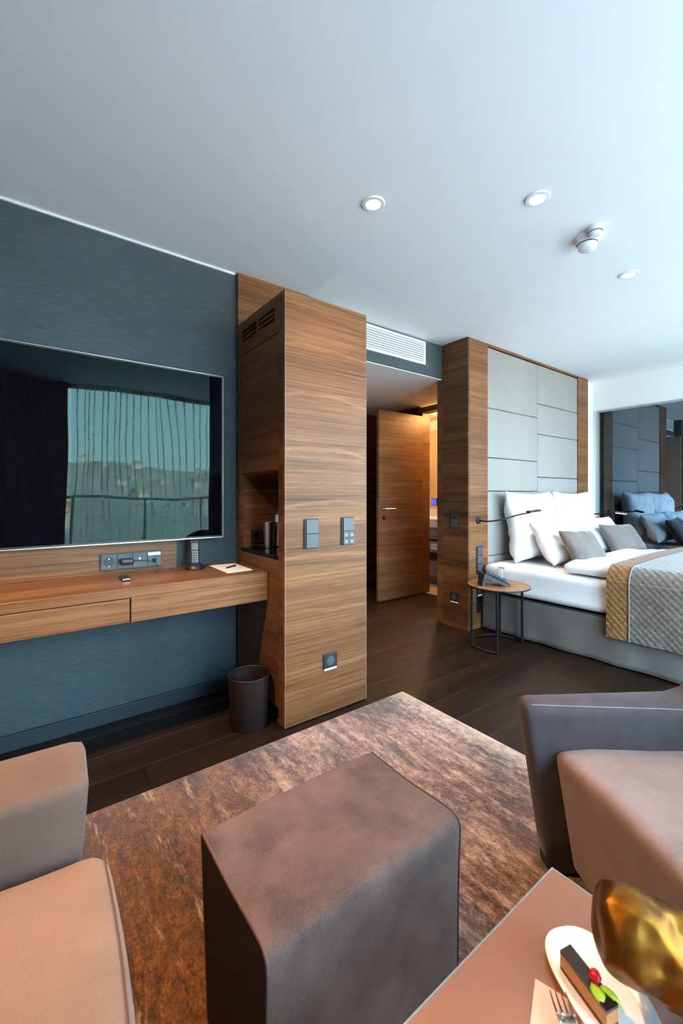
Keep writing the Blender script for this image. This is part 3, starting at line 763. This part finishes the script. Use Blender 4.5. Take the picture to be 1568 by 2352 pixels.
b = B(); prism(b, [(.872, 2.46), (.868, 2.178), (1.018, 2.19), (1.022, 2.452)], 'Z', .7862, .7895); obj('sheet', b, M['paper'], nt_)
pen = thing('pen', 'slim black pen lying on the white note paper', 'pen', (.955, 2.31, .79))
obj('barrel', tube(B(), [(.915, 2.30, .7945), (.985, 2.345, .7945)], .0045, 10), M['black'], pen, smooth=True)
obj('clip', tube(B(), [(.960, 2.330, .7998), (.983, 2.345, .7998)], .0012, 6), M['silver'], pen)
obj('tip', tube(B(), [(.915, 2.30, .7945), (.906, 2.294, .7945)], [.0042, .001], 10), M['black'], pen, smooth=True)
r = thing('remote_fob', 'small glossy black remote fob lying on the desk', 'remote', (.395, 2.30, .786))
obj('body', rbox(B(), (.395, 2.305, .7965), (.042, .078, .021), .009, 8), M['black'], r, smooth='all')
obj('chrome_line', box(.378, .412, 2.2655, 2.267, .794, .797), M['silver'], r)

# waste bin
bn = thing('waste_bin', 'round dark brown waste bin on the floor under the desk end', 'bin', (.945, 2.075, 0))
obj('body', lathe(B(), [(.092, 0), (.094, .004), (.106, .262), (.103, .262), (.090, .008), (.001, .008)], (.945, 2.075, 0), 48), M['bin'], bn, smooth=True)
obj('rim', lathe(B(), [(.1025, .258), (.107, .258), (.108, .264), (.105, .268), (.102, .264)], (.945, 2.075, 0), 48, closed=True), M['bin'], bn, smooth=True)

# ------------------------------------------------------------------ rug
def rugf(p):
    x, y, z = p
    return (x, y, z)
rb = B(); rbox(rb, (.27, .68, .008), (3.13, 2.306, .0155), .006, 30)
obj('rug', rb, M['rug'], smooth=True, label='distressed rust and dusty pink rug on the dark wooden floor', cat='rug')

# ------------------------------------------------------------------ ottoman
ot = thing('ottoman', 'taupe velvet cube ottoman with dark leather sides standing on the rug', 'ottoman', (.588, .81, .016))
prof = roundpoly([(.655, .018), (.940, .018), (.985, .426), (.958, .424), (.82, .420), (.72, .428), (.645, .428), (.652, .28)],
                 [.015, .015, .028, .05, .1, .09, .09, .1], 8)
xs = [.332, .338, .36, .42, .52, .62, .72, .79, .825, .838, .846]
up = B(); rings = []
cy = sum(p[0] for p in prof) / len(prof); cz = sum(p[1] for p in prof) / len(prof)
for x in xs:
    e = {.332: .990, .846: .975, .838: .99}.get(x, 1)
    rings.append([up.verts.new((x, cy + (p[0] - cy) * e, cz + (p[1] - cz) * e + (.004 * math.sin((x - .33) * 6) if p[1] > .38 else 0))) for p in prof])
for a, b in zip(rings, rings[1:]):
    for i in range(len(prof)): up.faces.new((a[i], a[(i + 1) % len(prof)], b[(i + 1) % len(prof)], b[i]))
up.faces.new(rings[0][::-1]); up.faces.new(rings[-1])
obj('upholstery', up, M['velvet'], ot, smooth=True)
for x0, x1 in ((.329, .3315), (.8465, .849)):
    obj('side_panel', prism(B(), [(cy + (p[0] - cy) * .97, cz + (p[1] - cz) * .975) for p in prof], 'X', x0, x1), M['leather'], ot)
    obj('piping', tube(B(), [((x0 + x1) / 2, cy + (p[0] - cy) * .983, cz + (p[1] - cz) * .985) for p in prof], (.0035 if x0 < .5 else .0018), 6, closed=True), M['seam'], ot, smooth=True)

# ------------------------------------------------------------------ left armchair (faces right)
a = thing('armchair', 'beige velvet armchair with grey-shadowed wide arm in the left foreground', 'armchair', (-.30, .92, .016), math.radians(-3))
def LA(p): return p
def arm_l(p):
    x, y, z = p
    top = max(0, (z - .30) / .26)
    x2 = x + .02 * top
    # top slopes gently to the inside
    return (x2, y, z - (0.015 * max(0, (.34 - y) / .2) if z > .4 else 0))
# chair-local: x forward, y left (towards the desk), origin at chair centre on the rug
obj('arm', rbox(B(), (.03, .315, .285), (.72, .205, .535), .028, 16, arm_l), M['velvet_arm'], a, smooth='all', local=True)
obj('arm', rbox(B(), (.03, -.42, .285), (.72, .205, .535), .028, 16, arm_l), M['velvet_arm'], a, smooth='all', local=True)
obj('backrest', rbox(B(), (-.42, -.05, .40), (.22, .92, .78), .06, 14), M['velvet_arm'], a, smooth='all', local=True)
def seat_l(p):
    x, y, z = p
    if z > .2: z += .022 * math.cos((y + .055) / .30 * PI / 2) * math.cos(max(-1, min(1, (x - .05) / .4)) * PI / 2) + .004 * noise.noise(Vector((x * 9, y * 9, z)))
    if x > .3: x += .012 * math.cos((y + .055) / .3 * PI / 2)
    return (x, y, z)
obj('seat', rbox(B(), (.06, -.055, .215), (.76, .51, .375), .05, 20, seat_l), M['velvet_beige'], a, smooth='all', local=True)
sp_ = [Vector(seat_l((.428, -.26 + .02 * i_, .3895))) for i_ in range(22)]
obj('seam', tube(B(), sp_, .0014, 6), M['seam'], a, smooth=True, local=True)
for sx1 in (-.30, .30):
    for sy1 in (-.40, .28): obj('foot', lathe(B(), [(.018, 0), (.022, .03)], (sx1, sy1, 0), 14), M['black'], a, local=True)

# ------------------------------------------------------------------ right armchair (turned towards the television)
rc = thing('armchair', 'taupe velvet tub armchair with dark grey shell in the right foreground', 'armchair', (1.446, .217, .016), math.atan2(.522, -.853))
# U-shaped shell: stations along the plan path (x forward, y left)
st = []
def arm_side(sgn):
    L = []
    for i in range(11):
        u = i / 10
        x = .405 - u * .60
        th = .075 + .075 * u
        yo = .385 - .02 * u
        hgt = .545 if x > -.12 else .545 + .19 * ((-.12 - x) / .08) * .5
        L.append((x, sgn * (yo - th / 2), sgn, th, hgt, 1 - u))
    return L
R = arm_side(-1); Lf = arm_side(1)
mid = []
for i in range(1, 12):
    ang = PI * i / 12
    ca, sa = math.cos(ang), math.sin(ang)
    px = -.195 - .20 * (sa ** .6); py = -.29 * math.copysign(abs(ca) ** .6, ca)
    mid.append((px, py, None, .15, .64 + .12 * sa, 0, Vector((-sa, -ca))))
stations = []
for x, y, s, th, h, l in R: stations.append((Vector((x, y)), Vector((0, s)), th, h, l))
for x, y, _, th, h, l, nrm in mid: stations.append((Vector((x, y)), nrm.normalized(), th, h, l))
for x, y, s, th, h, l in Lf[::-1]: stations.append((Vector((x, y)), Vector((0, s)), th, h, l))
def section(c, nrm, th, h, lean, sc=1.0):
    """inner bottom -> up -> over the rounded top -> down outside -> back"""
    pts = []; t2 = th / 2 * sc; r = min(.028, t2 * .95); z0 = .012; h = h - (1 - sc) * .05
    ri = min(t2 * 1.1, .045)
    prof = [(-t2, z0), (-t2, .12), (-t2, .24), (-t2, .36), (-t2, h - ri * .9)]
    for k in range(1, 7): prof.append((-t2 + ri * (1 - math.cos(k / 6 * PI / 2)), h - ri * .9 + ri * .9 * math.sin(k / 6 * PI / 2)))
    for k in range(1, 7): prof.append((t2 - r * (1 - math.sin(k / 6 * PI / 2)), h - r + r * math.cos(k / 6 * PI / 2)))
    prof += [(t2, .36), (t2, .24), (t2, .12), (t2, z0)]
    tang = Vector((nrm.y, -nrm.x))
    for o_, z in prof:
        q = c + nrm * o_
        pts.append((q.x + lean * .155 * (z - .55), q.y, z))
    return pts
sh = B(); rings = []
c0, n0, t0_, h0_, l0_ = stations[0]; c1, n1, t1_, h1_, l1_ = stations[-1]
full = [(c0 + Vector((.026, 0)), n0, t0_, h0_, l0_, .45), (c0 + Vector((.022, 0)), n0, t0_, h0_, l0_, .75), (c0 + Vector((.012, 0)), n0, t0_, h0_, l0_, .93)]
full += [(c, n, th, h, l, 1) for c, n, th, h, l in stations]
full += [(c1 + Vector((.012, 0)), n1, t1_, h1_, l1_, .93), (c1 + Vector((.022, 0)), n1, t1_, h1_, l1_, .75), (c1 + Vector((.026, 0)), n1, t1_, h1_, l1_, .45)]
for s in full: rings.append([sh.verts.new(p) for p in section(*s)])
for p, q in zip(rings, rings[1:]):
    for i in range(len(p)): sh.faces.new((p[i], p[(i + 1) % len(p)], q[(i + 1) % len(p)], q[i]))
sh.faces.new(rings[0][::-1]); sh.faces.new(rings[-1])
obj('shell', sh, M['velvet_grey'], rc, smooth='all', local=True)
sm = []
for c_, n_, th, h_, l_ in stations[:10]:
    t2 = th / 2; ri = min(t2 * 1.1, .045); q_ = c_ - n_ * (t2 - ri * .293 + .0002); z_ = h_ - ri * .9 * .293 + .0004
    sm.append(Vector((q_.x + l_ * .155 * (z_ - .55), q_.y, z_)))
obj('seam', tube(B(), sm, .0013, 6), M['seam_light'], rc, smooth=True, local=True)
def seat_r(p):
    x, y, z = p
    x += (z - .40) * .17 * max(0, (x + .1) / .45)
    if z > .25: z += .014 * math.cos(max(-1, min(1, y / .30)) * PI / 2) + .003 * noise.noise(Vector((x * 8, y * 8, 0)))
    return (x, y, z)
obj('seat', rbox(B(), (.06, -.008, .217), (.58, .60, .382), .035, 20, seat_r), M['velvet_seat'], rc, smooth='all', local=True)
obj('plinth', box(-.28, .22, -.30, .30, 0, .014), M['black'], rc, local=True)

# ------------------------------------------------------------------ coffee table and what stands on it
ct = thing('coffee_table', 'pink back-painted glass coffee table in the right foreground', 'table', (.55, 0, .016))
obj('table_top', box(.251, .858, -.469, .4300, .4470, .4495, bev=.0005, seg=1), M['table'], ct)
ge = B()
bx(ge, .248, .861, .4300, .433, .436, .4493); bx(ge, .248, .861, -.472, -.469, .436, .4493); bx(ge, .248, .251, -.469, .4300, .436, .4493); bx(ge, .858, .861, -.469, .4300, .436, .4493)
obj('glass_rim', ge, M['glass_edge'], ct)
obj('under_plate', box(.251, .858, -.469, .4300, .436, .4470), M['glass_edge'], ct)
obj('apron', box(.27, .84, -.45, .412, .400, .436), M['leather'], ct)
for x in (.29, .79):
    for y in (-.43, .365): obj('leg', box(x, x + .03, y, y + .03, .016, .40, bev=.002), M['black_metal'], ct)
# oval plate
def oval(cx, cy, a_, b_, rot, z, n=56):
    out_ = []
    for i in range(n):
        t_ = 2 * PI * i / n; cs, sn = math.cos(t_), math.sin(t_)
        x = a_ * math.copysign(abs(cs) ** .8, cs); y = b_ * math.copysign(abs(sn) ** .8, sn)
        out_.append((cx + x * math.cos(rot) - y * math.sin(rot), cy + x * math.sin(rot) + y * math.cos(rot), z))
    return out_
pc = (.702, .2805); prot = math.radians(62)
pb = B(); rr_ = []
for sc_, z in ((.55, .4497), (.62, .4497), (.80, .452), (1.0, .4605), (.985, .4625), (.80, .4555), (.62, .4535), (.02, .4535)):
    rr_.append([pb.verts.new(p) for p in oval(pc[0], pc[1], .088 * sc_, .060 * sc_, prot, z)])
for p, q in zip(rr_, rr_[1:]):
    for i in range(56): pb.faces.new((p[i], p[(i + 1) % 56], q[(i + 1) % 56], q[i]))
pb.faces.new(rr_[0][::-1]); pb.faces.new(rr_[-1])
obj('dessert_plate', pb, M['porcelain'], smooth='all', label='oval white porcelain plate holding a slice of cake', cat='plate')
ck = thing('cake_slice', 'long layered chocolate cake slice with raspberry and mint on the white plate', 'cake', (.683, .288, .4535))
def bar(z0, z1, grow=0):
    A = [(.6935 - .0115, .330), (.7155 - .0115, .3245), (.6870 - .0115, .2450), (.6645 - .0115, .2515)]
    return prism(B(), A, 'Z', z0, z1)
ck_l = [('sponge_base', .4537, .4605, plain('dark_sponge', (.09, .03, .012), .8)), ('mousse', .4605, .4800, speck('caramel_mousse', (.42, .17, .05), .6, var=.1, scale=200)), ('glaze', .4800, .4845, plain('chocolate_glaze', (.018, .011, .012), .2))]
for n_, z0, z1, m_ in ck_l: obj(n_, bar(z0, z1), m_, ck)
obj('raspberry', lathe(B(), [(.001, 0), (.007, .002), (.0085, .008), (.006, .014), (.001, .017)], (.6795, .2775, .4845), 16), plain('raspberry_red', (.55, .008, .015), .35), ck, smooth=True)
def leaf(cx, cy, z, ang, L, Wd):
    def f(u, v):
        s = (u - .5) * 2; w_ = Wd * (1 - s * s) ** .6 * (v - .5) * 2
        x = s * L; return Vector((cx + x * math.cos(ang) - w_ * math.sin(ang), cy + x * math.sin(ang) + w_ * math.cos(ang), z + .004 * (1 - s * s) - .003 * abs(v - .5) * 2 + .003 * s))
    return sheet(B(), f, 10, 4, .0006)
lm = plain('mint_leaf', (.38, .55, .03), .4)
obj('mint_leaf', leaf(.6655, .2675, .4855, 1.2, .013, .009), lm, ck, smooth='all')
obj('mint_leaf', leaf(.6790, .2575, .4858, 1.75, .014, .006), lm, ck, smooth='all')
nk = thing('napkin', 'folded salmon paper napkin on the table beside the plate', 'napkin', (.60, .30, .4497))
obj('sheet', prism(B(), [(.640, .348), (.655, .30), (.640, .20), (.545, .20), (.568, .318)], 'Z', .4497, .4513), plain('salmon_paper', (.72, .46, .33), .8), nk)
fk = thing('fork', 'shiny steel fork resting against the rim of the plate', 'fork', (.60, .28, .452))
dv = Vector((.68, .73)).normalized(); pv_ = Vector((-dv.y, dv.x))
def fk_pt(s, w_, z): q = Vector((.600, .272)) + dv * s + pv_ * w_; return Vector((q.x, q.y, z))
def head(u, v):
    s = u * .028; w_ = (v - .5) * 2 * (.0045 + .0085 * min(1, u * 1.7) ** .7)
    return fk_pt(s, w_, .4665 + .004 * math.sin(u * PI) - .004 * (1 - abs(v - .5) * 2))
obj('head', sheet(B(), head, 10, 8, .0016), M['chrome'], fk, smooth='all')
for i in range(4):
    w_ = -.0115 + i * .0077
    obj('tine', tube(B(), [fk_pt(.026, w_, .4675), fk_pt(.040, w_, .4665), fk_pt(.055, w_ * .95, .4672)], [.0018, .0017, .0009], 6), M['chrome'], fk, smooth=True)
obj('handle', tube(B(), smoothpath([fk_pt(.002, 0, .4655), fk_pt(-.03, 0, .4600), fk_pt(-.08, 0, .4550), fk_pt(-.12, 0, .4560)]), [.004] * 8 + [.0032] * 9 + [.005] * 8, 8), M['chrome'], fk, smooth=True)
# leaning gold vessel
gv = thing('gold_vessel', 'hammered gold leaf-shaped vessel standing on the coffee table beside the plate', 'vase', (.815, .125, .4495))
gb = B(); rings = []
ax = smoothpath([(.818, .110, .4497), (.812, .118, .475), (.790, .150, .520), (.752, .192, .543), (.712, .233, .566), (.686, .261, .580), (.676, .272, .583)], 6)
rad = []
for i in range(len(ax)):
    u = i / (len(ax) - 1)
    rad.append(.030 + .028 * math.sin(min(1, u / .55) * PI / 2) if u < .62 else .058 * max(.05, (1 - ((u - .62) / .38) ** 2.4)) ** .55)
tube(gb, ax, rad, 40)
for v_ in gb.verts:
    v_.co += Vector((noise.noise(v_.co * 22), noise.noise(v_.co * 22 + Vector((5, 0, 0))), noise.noise(v_.co * 22 + Vector((0, 9, 0))))) * .004
    v_.co.z = max(v_.co.z, .4497)
obj('body', gb, M['gold'], gv, smooth='all')
obj('foot', lathe(B(), [(.045, 0), (.046, .004), (.036, .010)], (.818, .110, .4497), 32), M['gold'], gv, smooth=True)

# ------------------------------------------------------------------ bed
bed = thing('double_bed', 'wide double bed with white sheeted mattress and grey fabric skirt', 'bed', (4.22, 1.25, 0))
BX0, BX1, BY0, BY1 = 3.315, 5.12, .18, 2.30
obj('base', box(BX0 + .04, BX1 - .04, BY0 + .04, BY1, .02, .32), M['black'], bed)
def skirtf(u, v):
    # path: head corner near side -> foot -> far side
    L1, L2 = BY1 - BY0, BX1 - BX0; tot = 2 * L1 + L2; s = u * tot
    fold = .010 * (1 - v) * (math.sin(s * 19) * .6 + noise.noise(Vector((s * 5, 0, 2))) * 1.4) + .004 * noise.noise(Vector((s * 9 - v * 3, v * 2, 1)))
    z = .012 + v * .325
    if s < L1: return Vector((BX0 - fold - .006 * (1 - v), BY1 - s, z))
    if s < L1 + L2: return Vector((BX0 + (s - L1), BY0 - fold, z))
    return Vector((BX1 + fold, BY0 + (s - L1 - L2), z))
obj('skirt', sheet(B(), skirtf, 260, 10, .006), M['skirt'], bed, smooth='all')
obj('skirt_piping', tube(B(), [(BX0 - .006, BY1, .338), (BX0 - .006, BY0 - .005, .338), (BX1 + .006, BY0 - .005, .338), (BX1 + .006, BY1, .338)], .005, 6), M['black'], bed)
def matt(p):
    x, y, z = p
    w_ = noise.noise(Vector((x * 2, y * 5 + z * 4, z * 6)))
    if x < BX0 + .08: x += .010 * w_ - .010 * max(0, (.45 - z) / .11)
    if z > .5: z += .004 * noise.noise(Vector((x * 4, y * 4, 0)))
    return (x, y, z)
obj('mattress', rbox(B(), ((BX0 + BX1) / 2, (BY0 + BY1) / 2, .465), (BX1 - BX0, BY1 - BY0, .235), .05, 44, matt), M['linen'], bed, smooth='all')

def duvet(p):
    x, y, z = p
    z += .012 * noise.noise(Vector((x * 3.2, y * 4, 1))) + .02 * max(0, 1 - abs(x - 4.22) / 1.0)
    if y > 1.5: z += .012 * math.sin((x - 3.4) * 7) * (z > .61)
    return (x, y + .05 * math.sin((x - 3.3) * 2.2), z)
obj('duvet', rbox(B(), (4.23, .94, .628), (1.72, 1.34, .075), .036, 30, duvet), M['linen'], smooth='all', label='white duvet turned back over the mattress below the cushions', cat='duvet')

def pillow(name, w_, h_, th, loc, tilt, rz, mat, label, cat, group=None, wr=.5, roll=0, seed=0):
    t = thing(name, label, cat, loc, rz, group)
    n = 28; b = B(); vt = {}
    for side in (1, -1):
        for i in range(n + 1):
            for j in range(n + 1):
                rim = i in (0, n) or j in (0, n)
                key = (i, j) if rim else (i, j, side)
                if key in vt: continue
                u, v = i / n * 2 - 1, j / n * 2 - 1
                u = math.sin(u * PI / 2) * .5 + u * .5; v = math.sin(v * PI / 2) * .5 + v * .5
                x = u * w_ / 2 * (1 - .09 * (1 - v * v) * abs(u) ** 3); z = v * h_ / 2 * (1 - .09 * (1 - u * u) * abs(v) ** 3)
                k_ = max(0, (1 - u ** 4)) ** .55 * max(0, (1 - v ** 4)) ** .55
                y = side * th / 2 * k_
                nz = noise.noise(Vector((x * 7 + seed, z * 7, side * 3))) * .012 + noise.noise(Vector((x * 14 + z * 9 + seed, z * 6 - x * 5, side * 5 + seed))) * .010
                y += nz * wr * (1 if not rim else .3)
                # gravity: fuller towards the bottom
                y *= 1 + .25 * max(0, -v)
                p = Vector((x, y, z + h_ / 2))
                p = Matrix.Rotation(roll, 3, 'Y') @ p
                p = Matrix.Rotation(tilt, 3, 'X') @ p
                vt[key] = b.verts.new(p)
        for i in range(n):
            for j in range(n):
                q = []
                for a_, c_ in ((i, j), (i + 1, j), (i + 1, j + 1), (i, j + 1)):
                    q.append(vt.get((a_, c_)) or vt[(a_, c_, side)])
                b.faces.new(q if side > 0 else q[::-1])
    o = obj('cover', b, mat, t, smooth='all', local=True)
    e_ = []
    me = o.data
    return t
G1 = 'white pillows propped against the headboard'
# tilt: negative leans the top towards the headboard (+Y)
pillow('bed_pillow', .80, .66, .22, (3.925, 2.10, .588), -.16, 0, M['linen'], 'large square white pillow upright against the headboard, nearer the bedside table', 'pillow', G1, 2.2, seed=1)
pillow('bed_pillow', .82, .66, .22, (4.765, 2.11, .588), -.14, 0, M['linen'], 'large square white pillow upright against the headboard, nearer the mirror', 'pillow', G1, 2.2, seed=4)
G2 = 'white pillows leaning in front'
pillow('bed_pillow', .82, .42, .17, (3.98, 1.80, .60), -.50, math.radians(2), M['linen'], 'smaller white pillow leaning in front, behind the left taupe cushion', 'pillow', G2, 2.0, seed=8)
pillow('bed_pillow', .80, .40, .17, (4.83, 1.82, .608), -.50, math.radians(-2), M['linen'], 'smaller white pillow leaning in front, behind the right taupe cushion', 'pillow', G2, 2.0, seed=12)
G3 = 'taupe cushions on the bed'
pillow('cushion', .62, .33, .13, (3.88, 1.585, .61), -.55, math.radians(4), M['cushion'], 'taupe velvet cushion lying in front, nearer the bedside table', 'cushion', G3, .5, roll=math.radians(3), seed=15)
pillow('cushion', .62, .33, .13, (4.81, 1.62, .62), -.55, math.radians(-4), M['cushion'], 'taupe velvet cushion lying in front, nearer the mirror', 'cushion', G3, .5, roll=math.radians(2), seed=19)

# quilted throw across the foot of the bed
TX0, TX1 = BX0 - .035, BX1 + .035
def crossx(s):
    """arc length s (from the near hem) -> x, z, and outward normal"""
    zb, zt, r = .212, .705, .10
    L1 = zt - r - zb; A = r * PI / 2; L2 = TX1 - TX0 - 2 * r; 
    if s < L1: return TX0, zb + s, (-1, 0)
    s -= L1
    if s < A:
        a_ = s / r; return TX0 + r - r * math.cos(a_), zt - r + r * math.sin(a_), (-math.cos(a_), math.sin(a_))
    s -= A
    if s < L2: return TX0 + r + s, zt + .012 * math.sin(s / L2 * PI), (0, 1)
    s -= L2
    if s < A:
        a_ = s / r; return TX1 - r + r * math.sin(a_), zt - r + r * math.cos(a_), (math.sin(a_), math.cos(a_))
    s -= A
    return TX1, zt - r - s, (1, 0)
TOT = 2 * (.705 - .10 - .212) + PI * .10 + (TX1 - TX0 - .2)
def quilt(y0, y1, cell, lift, flare=0):
    def f(u, v):
        s = u * TOT; y = y0 + (y1 - y0) * v
        x, z, n_ = crossx(s)
        q = abs(math.sin(PI * (s + y) / cell)) ** .6 * abs(math.sin(PI * (s - y) / cell)) ** .6
        h_ = lift + .007 * q
        if s < .4: 
            y += flare * (1 - s / .4); h_ += .010 * noise.noise(Vector((y * 7, s * 3, 2))) * (1 - s / .4) + .006
        return Vector((x + n_[0] * h_, y, z + n_[1] * h_))
    return f
th_ = thing('quilted_throw', 'grey-beige diamond-quilted throw with tan border spread over the foot of the bed', 'throw', (4.22, .6, .2))
b = B(); grid(b, quilt(.14, 1.120, .046, 0), 520, 170); obj('quilt', b, M['quilt'], th_, smooth='all')
b = B(); grid(b, quilt(1.124, 1.262, .046, .001), 520, 26); obj('border', b, M['quilt_border'], th_, smooth='all')
pts = [quilt(1.1, 1.122, 50, .008)(i / 120, 1) for i in range(121)]
obj('piping', tube(B(), pts, .005, 6), plain('grey_piping', (.22, .225, .23), .6), th_, smooth=True)

# ------------------------------------------------------------------ bedside table and its things
NX, NY, NZ, NR = 3.050, 1.965, .485, .238
ns = thing('bedside_table', 'round wooden-topped bedside table on thin black metal legs', 'table', (NX, NY, 0))
obj('table_top', lathe(B(), [(NR - .004, -.010), (NR, -.007), (NR, -.002), (NR - .002, 0), (.001, 0)], (NX, NY, NZ), 64), M['nightwood'], ns, smooth=True)
obj('rim', lathe(B(), [(NR - .03, -.014), (NR + .002, -.014), (NR + .002, -.004), (NR - .001, -.004), (NR - .03, -.0105)], (NX, NY, NZ), 64, closed=True), M['black_metal'], ns, smooth=True)
for an in (142, 210, 336, 30):
    a_ = math.radians(an); lx, ly = NX + (NR - .022) * math.cos(a_), NY + (NR - .022) * math.sin(a_)
    obj('leg', box(lx - .008, lx + .008, ly - .008, ly + .008, .006, NZ - .013, bev=.001, seg=1), M['black_metal'], ns)
arc = [(NX + (NR - .022) * math.cos(math.radians(a_)), NY + (NR - .022) * math.sin(math.radians(a_)), .009) for a_ in range(-24, 214, 6)]
b = B(); tube(b, arc, .012, 8)
for v_ in b.verts: v_.co.z = .009 + (v_.co.z - .009) * .6
obj('base_ring', b, M['black_metal'], ns, smooth=True)
# desk telephone
tp = thing('desk_telephone', 'dark corded desk telephone with handset on the bedside table', 'telephone', (2.985, 1.975, NZ), math.radians(146))
def wed(p): return p
b = B(); prism(b, roundpoly([(-.10, .018), (.085, .105), (.10, .095), (.105, .075), (-.085, .006)], .01, 3), 'Y', -.080, .085)
ph_b = obj('body', b, plain('telephone_grey', (.030, .031, .042), .4), tp, local=True, smooth=True)
b = B(); prism(b, [(.03, .06), (.095, .075), (.105, .0), (.085, .0), (.075, .045), (.02, .03)], 'Y', -.05, .05)
obj('stand', b, M['black'], tp, local=True)
def along(s): return (-.10 + s * .185, .018 + s * .087)
for i in range(4):
    for j in range(4):
        sx1, sz1 = along(.14 + j * .12)
        k_ = box(-.008, .008, -.0075, .0075, 0, .005); bmesh.ops.rotate(k_, cent=(0, 0, 0), matrix=Matrix.Rotation(-.44, 3, 'Y'), verts=k_.verts[:])
        bmesh.ops.translate(k_, vec=(sx1, -.060 + i * .020, sz1), verts=k_.verts[:])
        obj('key', k_, plain('telephone_key', (.16, .17, .20), .4), ph_b, local=True)
sx1, sz1 = along(.76)
k_ = box(-.022, .022, -.035, .035, 0, .004); bmesh.ops.rotate(k_, cent=(0, 0, 0), matrix=Matrix.Rotation(-.44, 3, 'Y'), verts=k_.verts[:]); bmesh.ops.translate(k_, vec=(sx1, -.03, sz1), verts=k_.verts[:])
obj('display', k_, plain('telephone_display', (.35, .40, .38), .2), ph_b, local=True)
b = B(); hpath = smoothpath([(-.085, .058, .036), (-.04, .058, .060), (.03, .058, .092), (.085, .058, .112)])
tube(b, hpath, [.020] * 6 + [.015] * 13 + [.020] * 6, 10)
obj('handset', b, plain('telephone_handset', (.016, .017, .024), .35), tp, local=True, smooth=True)
obj('cord', tube(B(), smoothpath([(-.085, .06, .035), (-.11, .07, .012), (-.125, .02, .006), (-.10, -.03, .006)]), .004, 6), M['black'], tp, local=True, smooth=True)
obj('line_cord', tube(B(), smoothpath([(.085, .0, .02), (.13, .03, .008), (.18, .09, .006)]), .0025, 6), M['black'], tp, local=True, smooth=True)
gl = thing('drinking_glass', 'clear drinking glass turned upside down on the bedside table', 'glass', (3.195, 2.035, NZ))
obj('paper_coaster', lathe(B(), [(.050, .0003), (.050, .002), (.001, .002)], (3.195, 2.035, NZ), 32), M['paper'], gl)
obj('tumbler', lathe(B(), [(.036, .0022), (.028, .105), (.0275, .11), (.001, .11), (.001, .102), (.026, .101), (.034, .0022)], (3.195, 2.035, NZ), 32), M['glass'], gl, smooth=True, fix=True)

# ------------------------------------------------------------------ reading lamps
def reading_lamp(pts, hd0, hd1, label):
    t = thing('reading_lamp', label, 'lamp', pts[0], group='gooseneck reading lamps')
    x, y, z = pts[0]
    obj('wall_plate', lathe(B(), [(.034, 0), (.034, -.008), (.031, -.011), (.012, -.012)], (x, y, z), 28, axis='Y'), M['black_metal'], t, smooth=True)
    obj('gooseneck', tube(B(), smoothpath(pts), .007, 10), M['black_metal'], t, smooth=True)
    a_, b_ = Vector(hd0), Vector(hd1); d_ = (b_ - a_).normalized(); w_ = d_.cross(Vector((0, 0, 1))).normalized(); u_ = w_.cross(d_)
    def blk(l0, l1, hw, z0, z1):
        bm = B(); vs = []
        for l in (l0, l1):
            for sx1, sz1 in ((-hw, z0), (hw, z0), (hw, z1), (-hw, z1)): vs.append(bm.verts.new(a_ + d_ * l + w_ * sx1 + u_ * sz1))
        for f in ((0, 1, 2, 3), (7, 6, 5, 4), (0, 4, 5, 1), (1, 5, 6, 2), (2, 6, 7, 3), (3, 7, 4, 0)): bm.faces.new([vs[i] for i in f])
        return bm
    L = (b_ - a_).length
    h_ = obj('lamp_head', blk(0, L, .020, -.004, .016), M['black_metal'], t)
    obj('led_strip', blk(L * .12, L * .95, .016, -.0055, -.0041), emit('warm_led', (1, .72, .36), 16), h_)
    l = bpy.data.lights.new('reading_lamp_led', 'SPOT'); l.energy = 5; l.color = (1, .66, .33); l.spot_size = math.radians(140); l.spot_blend = 1; l.shadow_soft_size = .02
    o = bpy.data.objects.new('reading_lamp_led', l); COL.objects.link(o); o.parent = t; o.location = (a_ + b_) / 2 - Vector(pts[0]) - u_ * .02
reading_lamp([(3.277, 2.315, .974), (3.29, 2.22, .968), (3.36, 2.12, .990), (3.46, 2.03, 1.030), (3.53, 1.97, 1.047)], (3.52, 1.98, 1.047), (3.66, 1.955, 1.060),
             'black gooseneck reading lamp on the headboard post over the left pillow')
reading_lamp([(5.345, 2.315, .974), (5.34, 2.22, .975), (5.34, 2.12, .985), (5.36, 2.04, .995), (5.38, 1.98, 1.0)], (5.37, 1.99, 1.0), (5.46, 1.90, .985),
             'black gooseneck reading lamp at the mirror end of the headboard')
